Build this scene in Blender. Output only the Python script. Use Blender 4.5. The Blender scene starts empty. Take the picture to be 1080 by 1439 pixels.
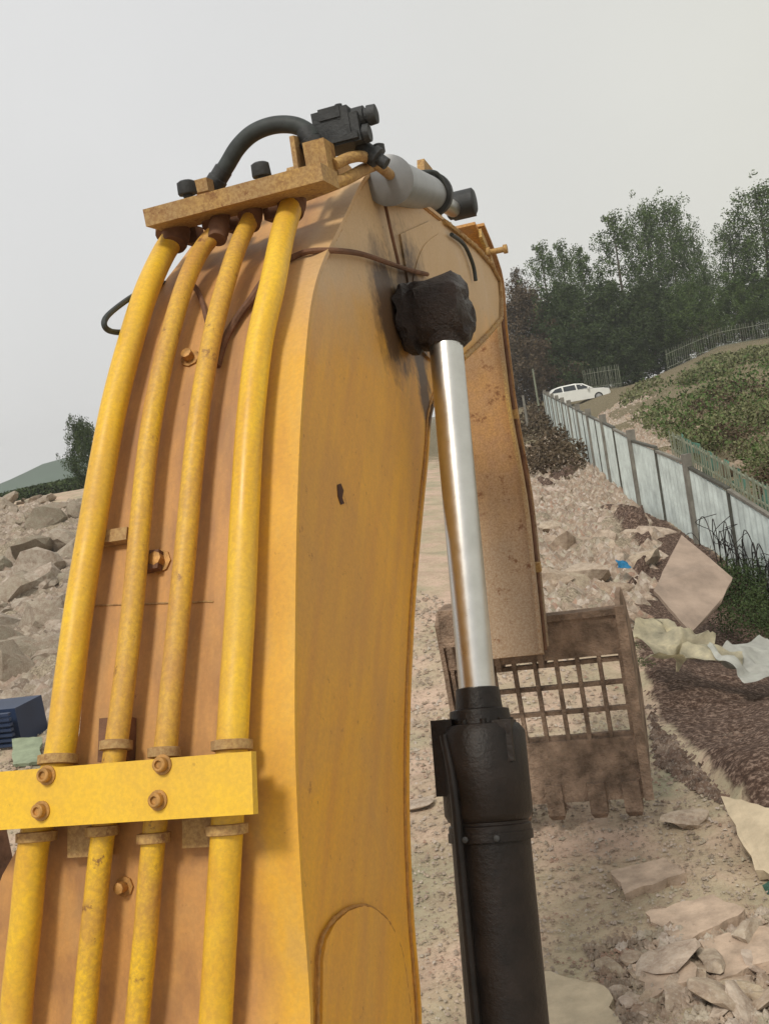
import bpy, bmesh, math, random
import numpy as np
from mathutils import Vector, Matrix, noise
from math import radians as RAD, pi, sin, cos

random.seed(7); rng = np.random.default_rng(7)
scene = bpy.context.scene
C = scene.collection

# ------------------------------------------------------------------ camera
FPX = 1450.0; ROLL = RAD(10.0); PITCH = math.atan(122/FPX); CH = 2.85
Fv = Vector((0, cos(PITCH), -sin(PITCH))); r0 = Vector((1, 0, 0)); u0 = Vector((0, sin(PITCH), cos(PITCH)))
Rv = cos(ROLL)*r0 - sin(ROLL)*u0; Uv = sin(ROLL)*r0 + cos(ROLL)*u0
CAM = Vector((0, 0, CH))
cam_data = bpy.data.cameras.new('camera'); cam = bpy.data.objects.new('camera', cam_data); C.objects.link(cam)
scene.camera = cam
cam.matrix_world = Matrix(((Rv.x, Uv.x, -Fv.x, 0), (Rv.y, Uv.y, -Fv.y, 0), (Rv.z, Uv.z, -Fv.z, CH), (0, 0, 0, 1)))
cam_data.sensor_fit = 'VERTICAL'; cam_data.sensor_height = 24; cam_data.lens = 24*FPX/1439
cam_data.clip_start = 0.05; cam_data.clip_end = 5000

# ------------------------------------------------------------------ sky, sun, exposure
SUN_EL, SUN_AZ = RAD(52), RAD(205)       # azimuth measured from +Y towards +X
world = bpy.data.worlds.new('World'); scene.world = world; world.use_nodes = True
nt = world.node_tree; nt.nodes.clear()
wo = nt.nodes.new('ShaderNodeOutputWorld'); bg = nt.nodes.new('ShaderNodeBackground')
sky = nt.nodes.new('ShaderNodeTexSky'); sky.sky_type = 'NISHITA'; sky.sun_disc = False
sky.sun_elevation = SUN_EL; sky.sun_rotation = SUN_AZ; sky.dust_density = 6; sky.air_density = 1.5; sky.ozone_density = 1
wtc = nt.nodes.new('ShaderNodeTexCoord'); wn = nt.nodes.new('ShaderNodeTexNoise'); wn.inputs['Scale'].default_value = 2.2; wn.inputs['Detail'].default_value = 4
wr = nt.nodes.new('ShaderNodeValToRGB')
wr.color_ramp.elements[0].position = .25; wr.color_ramp.elements[0].color = (6.35, 6.35, 6.3, 1)
wr.color_ramp.elements[1].position = .75; wr.color_ramp.elements[1].color = (7.0, 7.0, 6.95, 1)
wm = nt.nodes.new('ShaderNodeMixRGB'); wm.inputs[0].default_value = .95
nt.links.new(wtc.outputs['Generated'], wn.inputs['Vector']); nt.links.new(wn.outputs['Fac'], wr.inputs['Fac'])
nt.links.new(sky.outputs[0], wm.inputs[1]); nt.links.new(wr.outputs[0], wm.inputs[2])
wsx = nt.nodes.new('ShaderNodeSeparateXYZ'); nt.links.new(wtc.outputs['Generated'], wsx.inputs[0])
wmr = nt.nodes.new('ShaderNodeMapRange'); wmr.interpolation_type = 'SMOOTHSTEP'; wmr.inputs[1].default_value = -.15; wmr.inputs[2].default_value = .6; nt.links.new(wsx.outputs['X'], wmr.inputs[0])
wt = nt.nodes.new('ShaderNodeMixRGB'); wt.blend_type = 'MULTIPLY'; nt.links.new(wmr.outputs[0], wt.inputs[0]); nt.links.new(wm.outputs[0], wt.inputs[1]); wt.inputs[2].default_value = (.98, .97, .88, 1)
nt.links.new(wt.outputs[0], bg.inputs[0]); bg.inputs[1].default_value = .092; nt.links.new(bg.outputs[0], wo.inputs[0])
sd = bpy.data.lights.new('sun', 'SUN'); sd.energy = 1.8; sd.angle = RAD(11); sd.color = (1, .93, .82)
so = bpy.data.objects.new('sun', sd); C.objects.link(so)
sdir = Vector((sin(SUN_AZ)*cos(SUN_EL), cos(SUN_AZ)*cos(SUN_EL), sin(SUN_EL)))
so.rotation_euler = sdir.to_track_quat('Z', 'Y').to_euler(); so.location = (0, 0, 30)
vs = scene.view_settings; vs.view_transform = 'Standard'; vs.look = 'None'; vs.exposure = 0.32; vs.gamma = 1; vs.use_curve_mapping = False
scene.cycles.max_bounces = 6; scene.cycles.use_denoising = True

# ------------------------------------------------------------------ placing helpers
AZ = RAD(17); S = 1.2                     # the boom swings 17 degrees to the right of straight ahead
HV = Vector((sin(AZ), cos(AZ), 0)); LV = Vector((cos(AZ), -sin(AZ), 0)); ZV = Vector((0, 0, 1))
def ray(px, py): return Fv + Rv*((px-540)/FPX) + Uv*((720-py)/FPX)
def W(px, py, d): return CAM + ray(px, py)*d
def onL(px, py, L):
    r = ray(px, py); return CAM + r*(L/r.dot(LV))
def onZ(px, py, z):
    r = ray(px, py); return CAM + r*((z-CH)/r.z)
def HLZ(h, l, z): return CAM + HV*h + LV*l + ZV*z      # h ahead along the boom, l sideways, z up from eye height
def hz(p):
    q = p-CAM; return (q.dot(HV), q.z)
def catmull(pts, n):
    P = [pts[0]] + list(pts) + [pts[-1]]; out = []
    for i in range(1, len(P)-2):
        p0, p1, p2, p3 = [Vector(P[i+k]) for k in (-1, 0, 1, 2)]
        for k in range(n):
            t = k/n
            out.append(.5*((2*p1)+(p2-p0)*t+(2*p0-5*p1+4*p2-p3)*t*t+(3*p1-p0-3*p2+p3)*t**3))
    out.append(Vector(P[-2])); return out
def resample(pts, n):
    pts = [Vector(p) for p in pts]; d = [0]
    for a, b in zip(pts, pts[1:]): d.append(d[-1]+(b-a).length)
    out = []; j = 0
    for i in range(n):
        t = d[-1]*i/(n-1)
        while j < len(d)-2 and d[j+1] < t: j += 1
        k = (t-d[j])/max(1e-9, d[j+1]-d[j]); out.append(pts[j].lerp(pts[j+1], min(1, k)))
    return out

# ------------------------------------------------------------------ object helpers
def rootpos(o):
    return o.location.copy() if o is not None and o.parent is None else (rootpos(o.parent)+o.location if o is not None else Vector((0, 0, 0)))
def link(name, me, mat, parent=None, smooth=False):
    o = bpy.data.objects.new(name, me); C.objects.link(o)
    if mat: me.materials.append(mat)
    if parent is not None: o.parent = parent
    if smooth: me.polygons.foreach_set('use_smooth', [True]*len(me.polygons))
    return o
def obj(name, verts, faces, mat, parent=None, smooth=False):
    off = rootpos(parent) if parent is not None else Vector((0, 0, 0))
    me = bpy.data.meshes.new(name); me.from_pydata([tuple(Vector(v)-off) for v in verts], [], faces); me.update()
    return link(name, me, mat, parent, smooth)
def objb(name, bm, mat, parent=None, smooth=False, bevel=0):
    if bevel:
        es = [e for e in bm.edges if len(e.link_faces) == 2 and e.calc_face_angle(0) > .5]
        bmesh.ops.bevel(bm, geom=es, offset=bevel, segments=2, affect='EDGES', clamp_overlap=True)
    off = rootpos(parent) if parent is not None else Vector((0, 0, 0))
    bmesh.ops.translate(bm, verts=bm.verts, vec=-off)
    bmesh.ops.recalc_face_normals(bm, faces=bm.faces)
    me = bpy.data.meshes.new(name); bm.to_mesh(me); bm.free()
    o = link(name, me, mat, parent, False)
    if smooth:
        me.polygons.foreach_set('use_smooth', [True]*len(me.polygons))
        if hasattr(me, 'set_sharp_from_angle'): me.set_sharp_from_angle(angle=RAD(38))
    return o
def thing(name, loc, label, cat, group=None):
    o = bpy.data.objects.new(name, None); C.objects.link(o); o.location = loc; o.empty_display_size = .2
    return tag(o, label, cat, group)
def tag(o, label, cat, group=None):
    o['label'] = label; o['category'] = cat
    if group: o['group'] = group
    return o
def recenter(o, loc):
    d = Vector(loc)-o.location
    o.data.transform(Matrix.Translation(-d)); o.location = loc
def box_bm(bm, c, ax, ay, az, sx, sy, sz):
    vs_ = []
    for x in (-1, 1):
        for y in (-1, 1):
            for z in (-1, 1): vs_.append(bm.verts.new(Vector(c)+ax*(x*sx/2)+ay*(y*sy/2)+az*(z*sz/2)))
    for f in ((0, 1, 3, 2), (4, 6, 7, 5), (0, 4, 5, 1), (2, 3, 7, 6), (0, 2, 6, 4), (1, 5, 7, 3)): bm.faces.new([vs_[i] for i in f])
def box(name, c, ax, ay, az, sx, sy, sz, mat, parent=None, bevel=.004):
    bm = bmesh.new(); box_bm(bm, c, ax, ay, az, sx, sy, sz); return objb(name, bm, mat, parent, bevel=bevel)
def frame_of(d):
    d = d.normalized(); a = d.cross(ZV)
    if a.length < 1e-3: a = d.cross(Vector((1, 0, 0)))
    a.normalize(); return a, d.cross(a).normalized()
def lathe_bm(bm, p0, ax, prof, seg=32):
    """prof: (distance along axis, radius)"""
    ax = ax.normalized(); a, b = frame_of(ax); rings = []
    for t, r in prof:
        rings.append([bm.verts.new(Vector(p0)+ax*t+(a*cos(2*pi*k/seg)+b*sin(2*pi*k/seg))*max(r, 1e-4)) for k in range(seg)])
    for A, B in zip(rings, rings[1:]):
        for k in range(seg): bm.faces.new((A[k], A[(k+1) % seg], B[(k+1) % seg], B[k]))
    bm.faces.new(rings[0][::-1]); bm.faces.new(rings[-1])
def lathe(name, p0, ax, prof, mat, parent=None, seg=32):
    bm = bmesh.new(); lathe_bm(bm, p0, ax, prof, seg); return objb(name, bm, mat, parent, smooth=True)
def tube_bm(bm, pts, rad, seg=12):
    pts = [Vector(p) for p in pts]; n = len(pts); rings = []; a = None
    for i, p in enumerate(pts):
        d = (pts[min(i+1, n-1)]-pts[max(i-1, 0)]).normalized()
        if a is None: a, b = frame_of(d)
        else:
            a = (a-d*a.dot(d)).normalized(); b = d.cross(a)
        r = rad(i/(n-1)) if callable(rad) else rad
        rings.append([bm.verts.new(p+(a*cos(2*pi*k/seg)+b*sin(2*pi*k/seg))*r) for k in range(seg)])
    for A, B in zip(rings, rings[1:]):
        for k in range(seg): bm.faces.new((A[k], A[(k+1) % seg], B[(k+1) % seg], B[k]))
    bm.faces.new(rings[0][::-1]); bm.faces.new(rings[-1])
def tube(name, pts, rad, mat, parent=None, seg=12):
    bm = bmesh.new(); tube_bm(bm, pts, rad, seg); return objb(name, bm, mat, parent, smooth=True)

# ------------------------------------------------------------------ materials
def nodes(name):
    m = bpy.data.materials.new(name); m.use_nodes = True; n = m.node_tree
    b = n.nodes['Principled BSDF']; return m, n, b
def noise_n(n, scale, detail=5, rough=.6, vec=None, dist=0):
    t = n.nodes.new('ShaderNodeTexNoise'); t.inputs['Scale'].default_value = scale; t.inputs['Detail'].default_value = detail
    t.inputs['Roughness'].default_value = rough; t.inputs['Distortion'].default_value = dist
    if vec is not None: n.links.new(vec, t.inputs['Vector'])
    return t.outputs['Fac']
def ramp(n, fac, stops):
    r = n.nodes.new('ShaderNodeValToRGB'); els = r.color_ramp.elements
    while len(els) < len(stops): els.new(.5)
    for e, (p, c) in zip(els, stops):
        e.position = p; e.color = (c[0], c[1], c[2], 1) if hasattr(c, '__len__') else (c, c, c, 1)
    n.links.new(fac, r.inputs['Fac']); return r.outputs['Color']
def mixc(n, fac, a, b, mode='MIX'):
    m = n.nodes.new('ShaderNodeMixRGB'); m.blend_type = mode
    for i, v in ((0, fac), (1, a), (2, b)):
        if isinstance(v, (int, float)): m.inputs[i].default_value = v if i == 0 else (v, v, v, 1)
        elif isinstance(v, tuple): m.inputs[i].default_value = (*v, 1)
        else: n.links.new(v, m.inputs[i])
    return m.outputs[0]
def pos(n, scale=(1, 1, 1), rot=(0, 0, 0)):
    g = n.nodes.new('ShaderNodeNewGeometry'); mp = n.nodes.new('ShaderNodeMapping')
    mp.inputs['Scale'].default_value = scale; mp.inputs['Rotation'].default_value = rot
    n.links.new(g.outputs['Position'], mp.inputs['Vector']); return mp.outputs[0]
def bump(n, b, h, strength=.3, dist=.01):
    bp = n.nodes.new('ShaderNodeBump'); bp.inputs['Strength'].default_value = strength; bp.inputs['Distance'].default_value = dist
    n.links.new(h, bp.inputs['Height']); n.links.new(bp.outputs[0], b.inputs['Normal'])
def simple(name, col, rough=.6, metal=0, var=.25, scale=8, bmp=.15, bd=.004, spec=.5):
    m, n, b = nodes(name); v = pos(n)
    f = noise_n(n, scale, 6, .65, v)
    c2 = tuple(x*(1-var) for x in col); c3 = tuple(min(1, x*(1+var)) for x in col)
    n.links.new(ramp(n, f, [(.3, c2), (.7, c3)]), b.inputs['Base Color'])
    b.inputs['Roughness'].default_value = rough; b.inputs['Metallic'].default_value = metal
    b.inputs['Specular IOR Level'].default_value = spec
    if bmp: bump(n, b, noise_n(n, scale*6, 4, .7, v), bmp, bd)
    return m
# the boom's direction, for streaks that run along it
STREAK_ROT = Vector((HV.x*.7, HV.y*.7, .72)).to_track_quat('Z', 'Y').inverted().to_euler()
def paint(name, col, fade, dirt, dirt_amt=.5, streak=.5, rust=.12, rough=.42, dust_z=None, lane=None, speck=.16, rthr=.64, rsc=26, grease=False):
    m, n, b = nodes(name)
    v = pos(n)
    g = n.nodes.new('ShaderNodeNewGeometry'); vr = n.nodes.new('ShaderNodeVectorRotate'); vr.rotation_type = 'EULER_XYZ'
    n.links.new(g.outputs['Position'], vr.inputs['Vector']); vr.inputs['Rotation'].default_value = STREAK_ROT
    mp = n.nodes.new('ShaderNodeMapping'); mp.inputs['Scale'].default_value = (15, 15, 1.3); n.links.new(vr.outputs[0], mp.inputs['Vector'])
    st = noise_n(n, 1, 4, .6, mp.outputs[0])
    base = mixc(n, ramp(n, st, [(.38, 0), (.66, streak)]), col, fade)
    big = noise_n(n, 1.7, 5, .62, v, .6)
    base = mixc(n, ramp(n, big, [(.42, 0), (.72, dirt_amt)]), base, dirt)
    if dust_z is not None:
        sx = n.nodes.new('ShaderNodeSeparateXYZ'); n.links.new(v, sx.inputs[0])
        mr = n.nodes.new('ShaderNodeMapRange'); mr.inputs[1].default_value = dust_z[0]; mr.inputs[2].default_value = dust_z[1]
        ad = n.nodes.new('ShaderNodeMath'); ad.operation = 'MULTIPLY_ADD'; n.links.new(noise_n(n, 3, 5, .6, v), ad.inputs[0]); ad.inputs[1].default_value = .5; 
        n.links.new(sx.outputs['Z'], ad.inputs[2]); n.links.new(ad.outputs[0], mr.inputs[0])
        mu = n.nodes.new('ShaderNodeMath'); mu.operation = 'MULTIPLY'; mu.inputs[1].default_value = dust_z[2]; n.links.new(mr.outputs[0], mu.inputs[0])
        base = mixc(n, mu.outputs[0], base, dust_z[3])
    if lane is not None:      # grime that has settled between the pipes, in long uneven runs
        dp = n.nodes.new('ShaderNodeVectorMath'); dp.operation = 'DOT_PRODUCT'; n.links.new(v, dp.inputs[0]); dp.inputs[1].default_value = LV
        l2 = n.nodes.new('ShaderNodeMath'); l2.operation = 'MULTIPLY_ADD'; n.links.new(noise_n(n, 5, 4, .6, v), l2.inputs[0]); l2.inputs[1].default_value = .10; n.links.new(dp.outputs['Value'], l2.inputs[2])
        lm = n.nodes.new('ShaderNodeMapRange'); lm.inputs[1].default_value = -.95; lm.inputs[2].default_value = -1.03; n.links.new(l2.outputs[0], lm.inputs[0])
        base = mixc(n, lm.outputs[0], base, lane[0], 'MIX')
        mp2 = n.nodes.new('ShaderNodeMapping'); mp2.inputs['Scale'].default_value = (9, 9, .9); n.links.new(vr.outputs[0], mp2.inputs['Vector'])
        run = noise_n(n, 1, 5, .65, mp2.outputs[0]); mu2 = n.nodes.new('ShaderNodeMath'); mu2.operation = 'MULTIPLY'; n.links.new(lm.outputs[0], mu2.inputs[0]); n.links.new(ramp(n, run, [(.42, 0), (.62, .75)]), mu2.inputs[1])
        base = mixc(n, mu2.outputs[0], base, lane[1])
        base = mixc(n, ramp(n, st, [(.3, .35), (.5, 0)]), base, lane[2])
    mp3 = n.nodes.new('ShaderNodeMapping'); mp3.inputs['Scale'].default_value = (95, 95, 5); mp3.inputs['Location'].default_value = (3, 7, 1); n.links.new(vr.outputs[0], mp3.inputs['Vector'])
    scr = noise_n(n, 1, 3, .6, mp3.outputs[0], .3); base = mixc(n, ramp(n, scr, [(.68, 0), (.76, streak*.3)]), base, (.36, .18, .05)); base = mixc(n, ramp(n, scr, [(.24, streak*.35), (.30, 0)]), base, (.76, .52, .16))
    sp = noise_n(n, rsc, 6, .75, v)
    rmask = ramp(n, sp, [(rthr, 0), (rthr+.07, rust)])
    base = mixc(n, rmask, base, (.16, .055, .02))
    if grease:                # grease thrown out round the cylinder pin, running down the plate
        for ctr_, sc_, lo in ((onL(585, 432, LR), (1.7, 1.7, 1.6), 0), (onL(600, 545, LR), (5, 5, 1.3), 0), (onL(550, 440, LR), (2.6, 2.6, 1.9), 0)):
            m4 = n.nodes.new('ShaderNodeVectorMath'); m4.operation = 'SUBTRACT'; n.links.new(v, m4.inputs[0]); m4.inputs[1].default_value = ctr_
            m5 = n.nodes.new('ShaderNodeVectorMath'); m5.operation = 'MULTIPLY'; n.links.new(m4.outputs[0], m5.inputs[0]); m5.inputs[1].default_value = sc_
            m6 = n.nodes.new('ShaderNodeVectorMath'); m6.operation = 'LENGTH'; n.links.new(m5.outputs[0], m6.inputs[0])
            m7 = n.nodes.new('ShaderNodeMath'); m7.operation = 'MULTIPLY_ADD'; n.links.new(noise_n(n, 11, 6, .7, v), m7.inputs[0]); m7.inputs[1].default_value = .75; n.links.new(m6.outputs['Value'], m7.inputs[2])
            base = mixc(n, ramp(n, m7.outputs[0], [(.66, .95), (.74, .6), (.95, 0)]), base, (.045, .022, .012))
    fine = noise_n(n, 90, 3, .7, v)
    base = mixc(n, ramp(n, fine, [(.40, speck), (.62, 0)]), base, (.25, .13, .05))
    n.links.new(base, b.inputs['Base Color'])
    n.links.new(ramp(n, big, [(.3, rough), (.75, min(1, rough+.3))]), b.inputs['Roughness'])
    bump(n, b, mixc(n, .5, fine, sp), .12, .003)
    return m
YEL = (.66, .36, .035)
M = {}
M['pipe'] = paint('yellow_pipe_paint', (.80, .50, .018), (.60, .30, .03), (.54, .33, .08), .55, .7, .7, .36, rthr=.66, rsc=20, speck=.22)
M['pipe_worn'] = paint('worn_yellow_pipe_paint', (.76, .47, .02), (.50, .24, .05), (.38, .19, .10), .6, .75, .9, .42, rthr=.61, rsc=14, speck=.35)
M['boom_top'] = paint('sun_faded_boom_paint', (.74, .41, .025), (.60, .29, .035), (.54, .29, .08), .45, .6, .4, .45, lane=((.56, .29, .09), (.30, .15, .065), (.42, .27, .12)), dust_z=(3.28, 3.6, .9, (.54, .36, .19)))
LR = -.936
M['boom_side'] = paint('yellow_boom_paint', (.78, .40, .03), (.62, .28, .05), (.54, .30, .10), .7, .65, .6, .42, grease=True, rthr=.62, dust_z=(3.28, 3.6, .95, (.56, .39, .21)))
M['bar'] = paint('clean_yellow_paint', (.80, .50, .025), (.70, .41, .035), (.58, .36, .08), .4, .4, .35, .38)
M['stick'] = paint('muddy_stick_paint', (.55, .24, .06), (.40, .20, .09), (.30, .19, .11), .95, .5, .8, .6)
M['stick_mud'] = paint('muddy_lower_stick_paint', (.58, .29, .06), (.46, .23, .10), (.40, .27, .16), .95, .7, .9, .7, dust_z=(3.5, 1.9, .9, (.42, .335, .245)), speck=.55, rthr=.56, rsc=7)
M['mud'] = simple('dried_mud', (.30, .21, .14), .95, 0, .35, 9, .6, .02, .2)
M['dusty'] = paint('dusty_yellow_paint', (.50, .31, .09), (.42, .29, .14), (.33, .24, .14), .95, .6, .8, .65, rthr=.56, rsc=18, speck=.7)
M['edge'] = paint('bright_edge_paint', (.56, .37, .08), (.42, .28, .14), (.38, .28, .18), .95, .6, .8, .6, dust_z=(3.2, 2.0, .9, (.38, .29, .21)), speck=.8)
M['bucket'] = simple('muddy_brown_steel', (.29, .21, .155), .92, .0, .6, 7, 1.0, .03, .15)
M['rusty'] = simple('rusty_steel', (.17, .09, .055), .85, .2, .4, 12, .5, .008, .3)
M['grease'] = simple('black_grease', (.022, .012, .009), .42, 0, .4, 14, .9, .02, .6)
M['black'] = simple('black_barrel_paint', (.011, .0075, .006), .46, 0, .7, 9, .5, .006, .32)
M['rubber'] = simple('hose_rubber', (.035, .042, .042), .6, 0, .3, 30, .3, .003, .4)
M['iron'] = simple('dark_grey_iron', (.045, .048, .05), .6, .4, .3, 18, .5, .006, .5)
M['greycyl'] = simple('grey_cylinder_paint', (.22, .23, .24), .4, .1, .15, 6, .1, .003, .5)
M['bolt'] = simple('bolt_with_worn_paint', (.42, .22, .06), .5, .3, .4, 40, .4, .003, .5)
def chrome():
    m, n, b = nodes('polished_chrome'); v = pos(n)
    b.inputs['Metallic'].default_value = 1
    n.links.new(ramp(n, noise_n(n, 12, 5, .6, v), [(.3, (.58, .57, .54)), (.7, (.68, .67, .64))]), b.inputs['Base Color'])
    n.links.new(ramp(n, noise_n(n, 30, 5, .7, v), [(.3, .27), (.7, .36)]), b.inputs['Roughness'])
    return m
M['chrome'] = chrome()
M['weld'] = simple('weld_bead', (.42, .20, .04), .55, .1, .3, 60, .8, .004, .5)
M['highlight'] = simple('painted_highlight_streak', (.62, .42, .10), .5, 0, .15, 20, .1, .001, .5)  # paler yellow painted as a highlight streak on the boom side; unused
M['scratch'] = simple('dark_gouge', (.06, .02, .01), .7, 0, .3, 30, .3, .002, .3)

# ------------------------------------------------------------------ terrain
ctrl = [(1180, 930, 13.5), (1080, 850, 15.5), (1027, 803, 17), (960, 755, 19.5), (907, 727, 22.3), (873, 700, 25), (840, 668, 30.5), (812, 640, 38), (785, 614, 50), (768, 598, 62),
        (730, 715, 26), (730, 650, 42), (720, 610, 62), (300, 760, 22), (300, 700, 40), (400, 660, 70), (600, 640, 45), (600, 610, 80),
        (1085, 715, 17.5), (1180, 760, 16), (1000, 640, 24), (1080, 650, 24), (1180, 640, 24), (1040, 585, 32), (900, 600, 45), (950, 562, 50), (1080, 525, 50), (1180, 490, 50), (1080, 478, 80), (1010, 487, 85),
        (940, 520, 85), (830, 546, 86), (810, 569, 78), (760, 570, 78), (870, 548, 95), (700, 580, 90), (900, 540, 120), (1080, 470, 130), (750, 560, 130),
        (50, 985, 13.5), (-80, 1000, 13.5), (50, 850, 20), (-80, 880, 20), (50, 762, 28), (-80, 780, 28), (150, 750, 28), (60, 700, 40), (-80, 728, 40), (170, 680, 40), (60, 702, 60), (-80, 725, 60), (170, 684, 60),
        (50, 705, 120), (300, 668, 120)]
cp = []
for px, py, d in ctrl:
    p = W(px, py, d); cp.append((p.x, p.y, p.z))
for az in range(-180, 180, 20):
    for r in (1.5, 4, 8):
        cp.append((sin(RAD(az))*r, cos(RAD(az))*r, 0))
    if abs(az) > 45:
        for r in (18, 60): cp.append((sin(RAD(az))*r, cos(RAD(az))*r, 0))
for az in (-25, -10, 0, 8): cp.append((sin(RAD(az))*12, cos(RAD(az))*12, 0.02))
for az in range(-180, 180, 20): cp.append((sin(RAD(az))*260, cos(RAD(az))*260, 1.0)); cp.append((sin(RAD(az))*640, cos(RAD(az))*640, 1.8))
cp = np.array(cp)
def wc(x, y):
    r = np.maximum(np.hypot(x, y), .5); k = np.log(r/.5)*1.0
    return np.stack([x/r*k*1.6, y/r*k*1.6], -1)
CC = wc(cp[:, 0], cp[:, 1]); D_ = np.linalg.norm(CC[:, None]-CC[None], axis=-1)
wts = np.linalg.solve(D_+np.eye(len(cp))*1e-3, cp[:, 2]-cp[:, 2].mean())
def gz_np(x, y):
    q = wc(np.asarray(x, float), np.asarray(y, float)); sh = q.shape[:-1]; q = q.reshape(-1, 2); out = np.empty(len(q))
    for i in range(0, len(q), 20000):
        out[i:i+20000] = np.linalg.norm(q[i:i+20000, None]-CC[None], axis=-1)@wts
    return (out+cp[:, 2].mean()).reshape(sh)
def inpoly(x, y, poly):
    ins = np.zeros(np.shape(x), bool); n = len(poly)
    for i in range(n):
        x1, y1 = poly[i]; x2, y2 = poly[(i+1) % n]
        c = ((y1 > y) != (y2 > y)) & (x < (x2-x1)*(y-y1)/((y2-y1) if y2 != y1 else 1e-9)+x1); ins ^= c
    return ins
def hit(px, py, dmax=150):
    """where a sight line meets the ground"""
    r = ray(px, py); ds = np.geomspace(2, dmax, 160)
    X = r.x*ds; Y = r.y*ds; Z = CH+r.z*ds; g = gz_np(X, Y); k = np.where(Z <= g)[0]
    if not len(k): return None
    i = k[0]; a = ds[max(0, i-1)]; b = ds[i]
    dd = np.linspace(a, b, 12); g2 = gz_np(r.x*dd, r.y*dd); j = np.where(CH+r.z*dd <= g2)[0]; d = dd[j[0]] if len(j) else b
    return Vector((r.x*d, r.y*d, float(gz_np(np.array([r.x*d]), np.array([r.y*d]))[0])))
def hits(pts): return [(p.x, p.y) for p in (hit(*q) for q in pts) if p is not None]
def G(x, y): return float(gz_np(np.array([x]), np.array([y]))[0])

soil_poly = hits([(925, 1010), (1085, 1190), (1300, 1320), (1300, 930), (1100, 860), (960, 752), (873, 702), (812, 642), (775, 605), (700, 615), (740, 720), (800, 730), (860, 740), (905, 790), (870, 850), (890, 900)])
rub_polys = [hits([(740, 735), (905, 730), (925, 800), (880, 850), (880, 900), (740, 900)]), hits([(735, 690), (800, 690), (830, 650), (790, 620), (735, 640)])]
left_poly = [(p[0], p[1]) for p in hits([(-200, 1000), (110, 990), (160, 720), (-200, 790)])]
rr = np.concatenate([np.geomspace(.6, 3.2, 12)[:-1], np.geomspace(3.2, 32, 420)[:-1], np.geomspace(32, 140, 110)[:-1], np.geomspace(140, 640, 22)])
aa = np.concatenate([np.linspace(-30, 32, 520), np.linspace(32, 330, 90)[1:-1]])
RR, AA = np.meshgrid(rr, np.radians(aa), indexing='ij'); X = RR*np.sin(AA); Y = RR*np.cos(AA); Z = gz_np(X, Y)
fade = np.clip(RR/3, 0, 1)*np.clip(2-RR/40, 0, 1)
soil = inpoly(X, Y, soil_poly).astype(float); rub = sum(inpoly(X, Y, p) for p in rub_polys)+inpoly(X, Y, left_poly)
rub = (rub > 0).astype(float)
soft_soil = soil.copy()
for _ in range(10): soft_soil = (soft_soil+np.roll(soft_soil, 2, 0)+np.roll(soft_soil, -2, 0)+np.roll(soft_soil, 2, 1)+np.roll(soft_soil, -2, 1))/5
right_m = (X > 7.5) & (Y > 18) & (np.arctan2(X, Y) > RAD(13)); nz = np.zeros_like(Z); fr = RR < 140
for idx in np.argwhere(fr & (AA > RAD(-31)) & (AA < RAD(33))):
    i, j = idx; x, y = X[i, j], Y[i, j]
    a = noise.noise((x*.35, y*.35, 3.1))*.07 + noise.noise((x*1.6, y*1.6, 7))*.035
    if RR[i, j] < 14: a += noise.noise((x*4, y*4, 1))*.016
    if rub[i, j]: a += noise.noise((x*.7, y*.7, 9))*.4+abs(noise.noise((x*2.2, y*2.2, 2)))*.3+abs(noise.noise((x*6, y*6, 2)))*.09
    if right_m[i, j]: a += noise.noise((x*.16, y*.16, 6))*.9+noise.noise((x*.6, y*.6, 6))*.3
    if soft_soil[i, j] > .01 and RR[i, j] < 24: a += soft_soil[i, j]*(.12+noise.noise((x*.8, y*.8, 4.3))*.16+abs(noise.noise((x*3.1, y*3.1, 4.3)))*.05+noise.noise((x*7, y*7, 4.3))*.014)
    nz[i, j] = a
Z = Z+nz*fade
nr, na = Z.shape
V = np.stack([X, Y, Z], -1).reshape(-1, 3); ii, jj = np.meshgrid(np.arange(nr-1), np.arange(na), indexing='ij')
j2 = (jj+1) % na; Fq = np.stack([ii*na+jj, (ii+1)*na+jj, (ii+1)*na+j2, ii*na+j2], -1).reshape(-1, 4)
def mesh_np(name, V, Fc, k=4):
    me = bpy.data.meshes.new(name); me.vertices.add(len(V)); me.vertices.foreach_set('co', np.asarray(V, np.float32).ravel())
    me.loops.add(Fc.size); me.loops.foreach_set('vertex_index', Fc.astype(np.int32).ravel())
    me.polygons.add(len(Fc)); me.polygons.foreach_set('loop_start', np.arange(0, Fc.size, k, dtype=np.int32))
    me.update(calc_edges=True); me.validate(); return me
me = mesh_np('ground', V, Fq[:, ::-1])
ctr = np.array([[0, 0, 0]])
at = me.attributes.new('soil', 'FLOAT', 'POINT'); at.data.foreach_set('value', (soft_soil*.75+.0).ravel().astype(np.float32))
far = np.clip((RR-30)/25, 0, 1)*(AA > RAD(-15)) * 1.0
right = ((X > 6) & (Y > 14) & ~inpoly(X, Y, soil_poly) & (X > 5.9-(Y-19)*.0)).astype(float)
at = me.attributes.new('rub', 'FLOAT', 'POINT'); at.data.foreach_set('value', rub.ravel().astype(np.float32))
at = me.attributes.new('veg', 'FLOAT', 'POINT'); at.data.foreach_set('value', np.clip(far+right, 0, 1).ravel().astype(np.float32))
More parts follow.
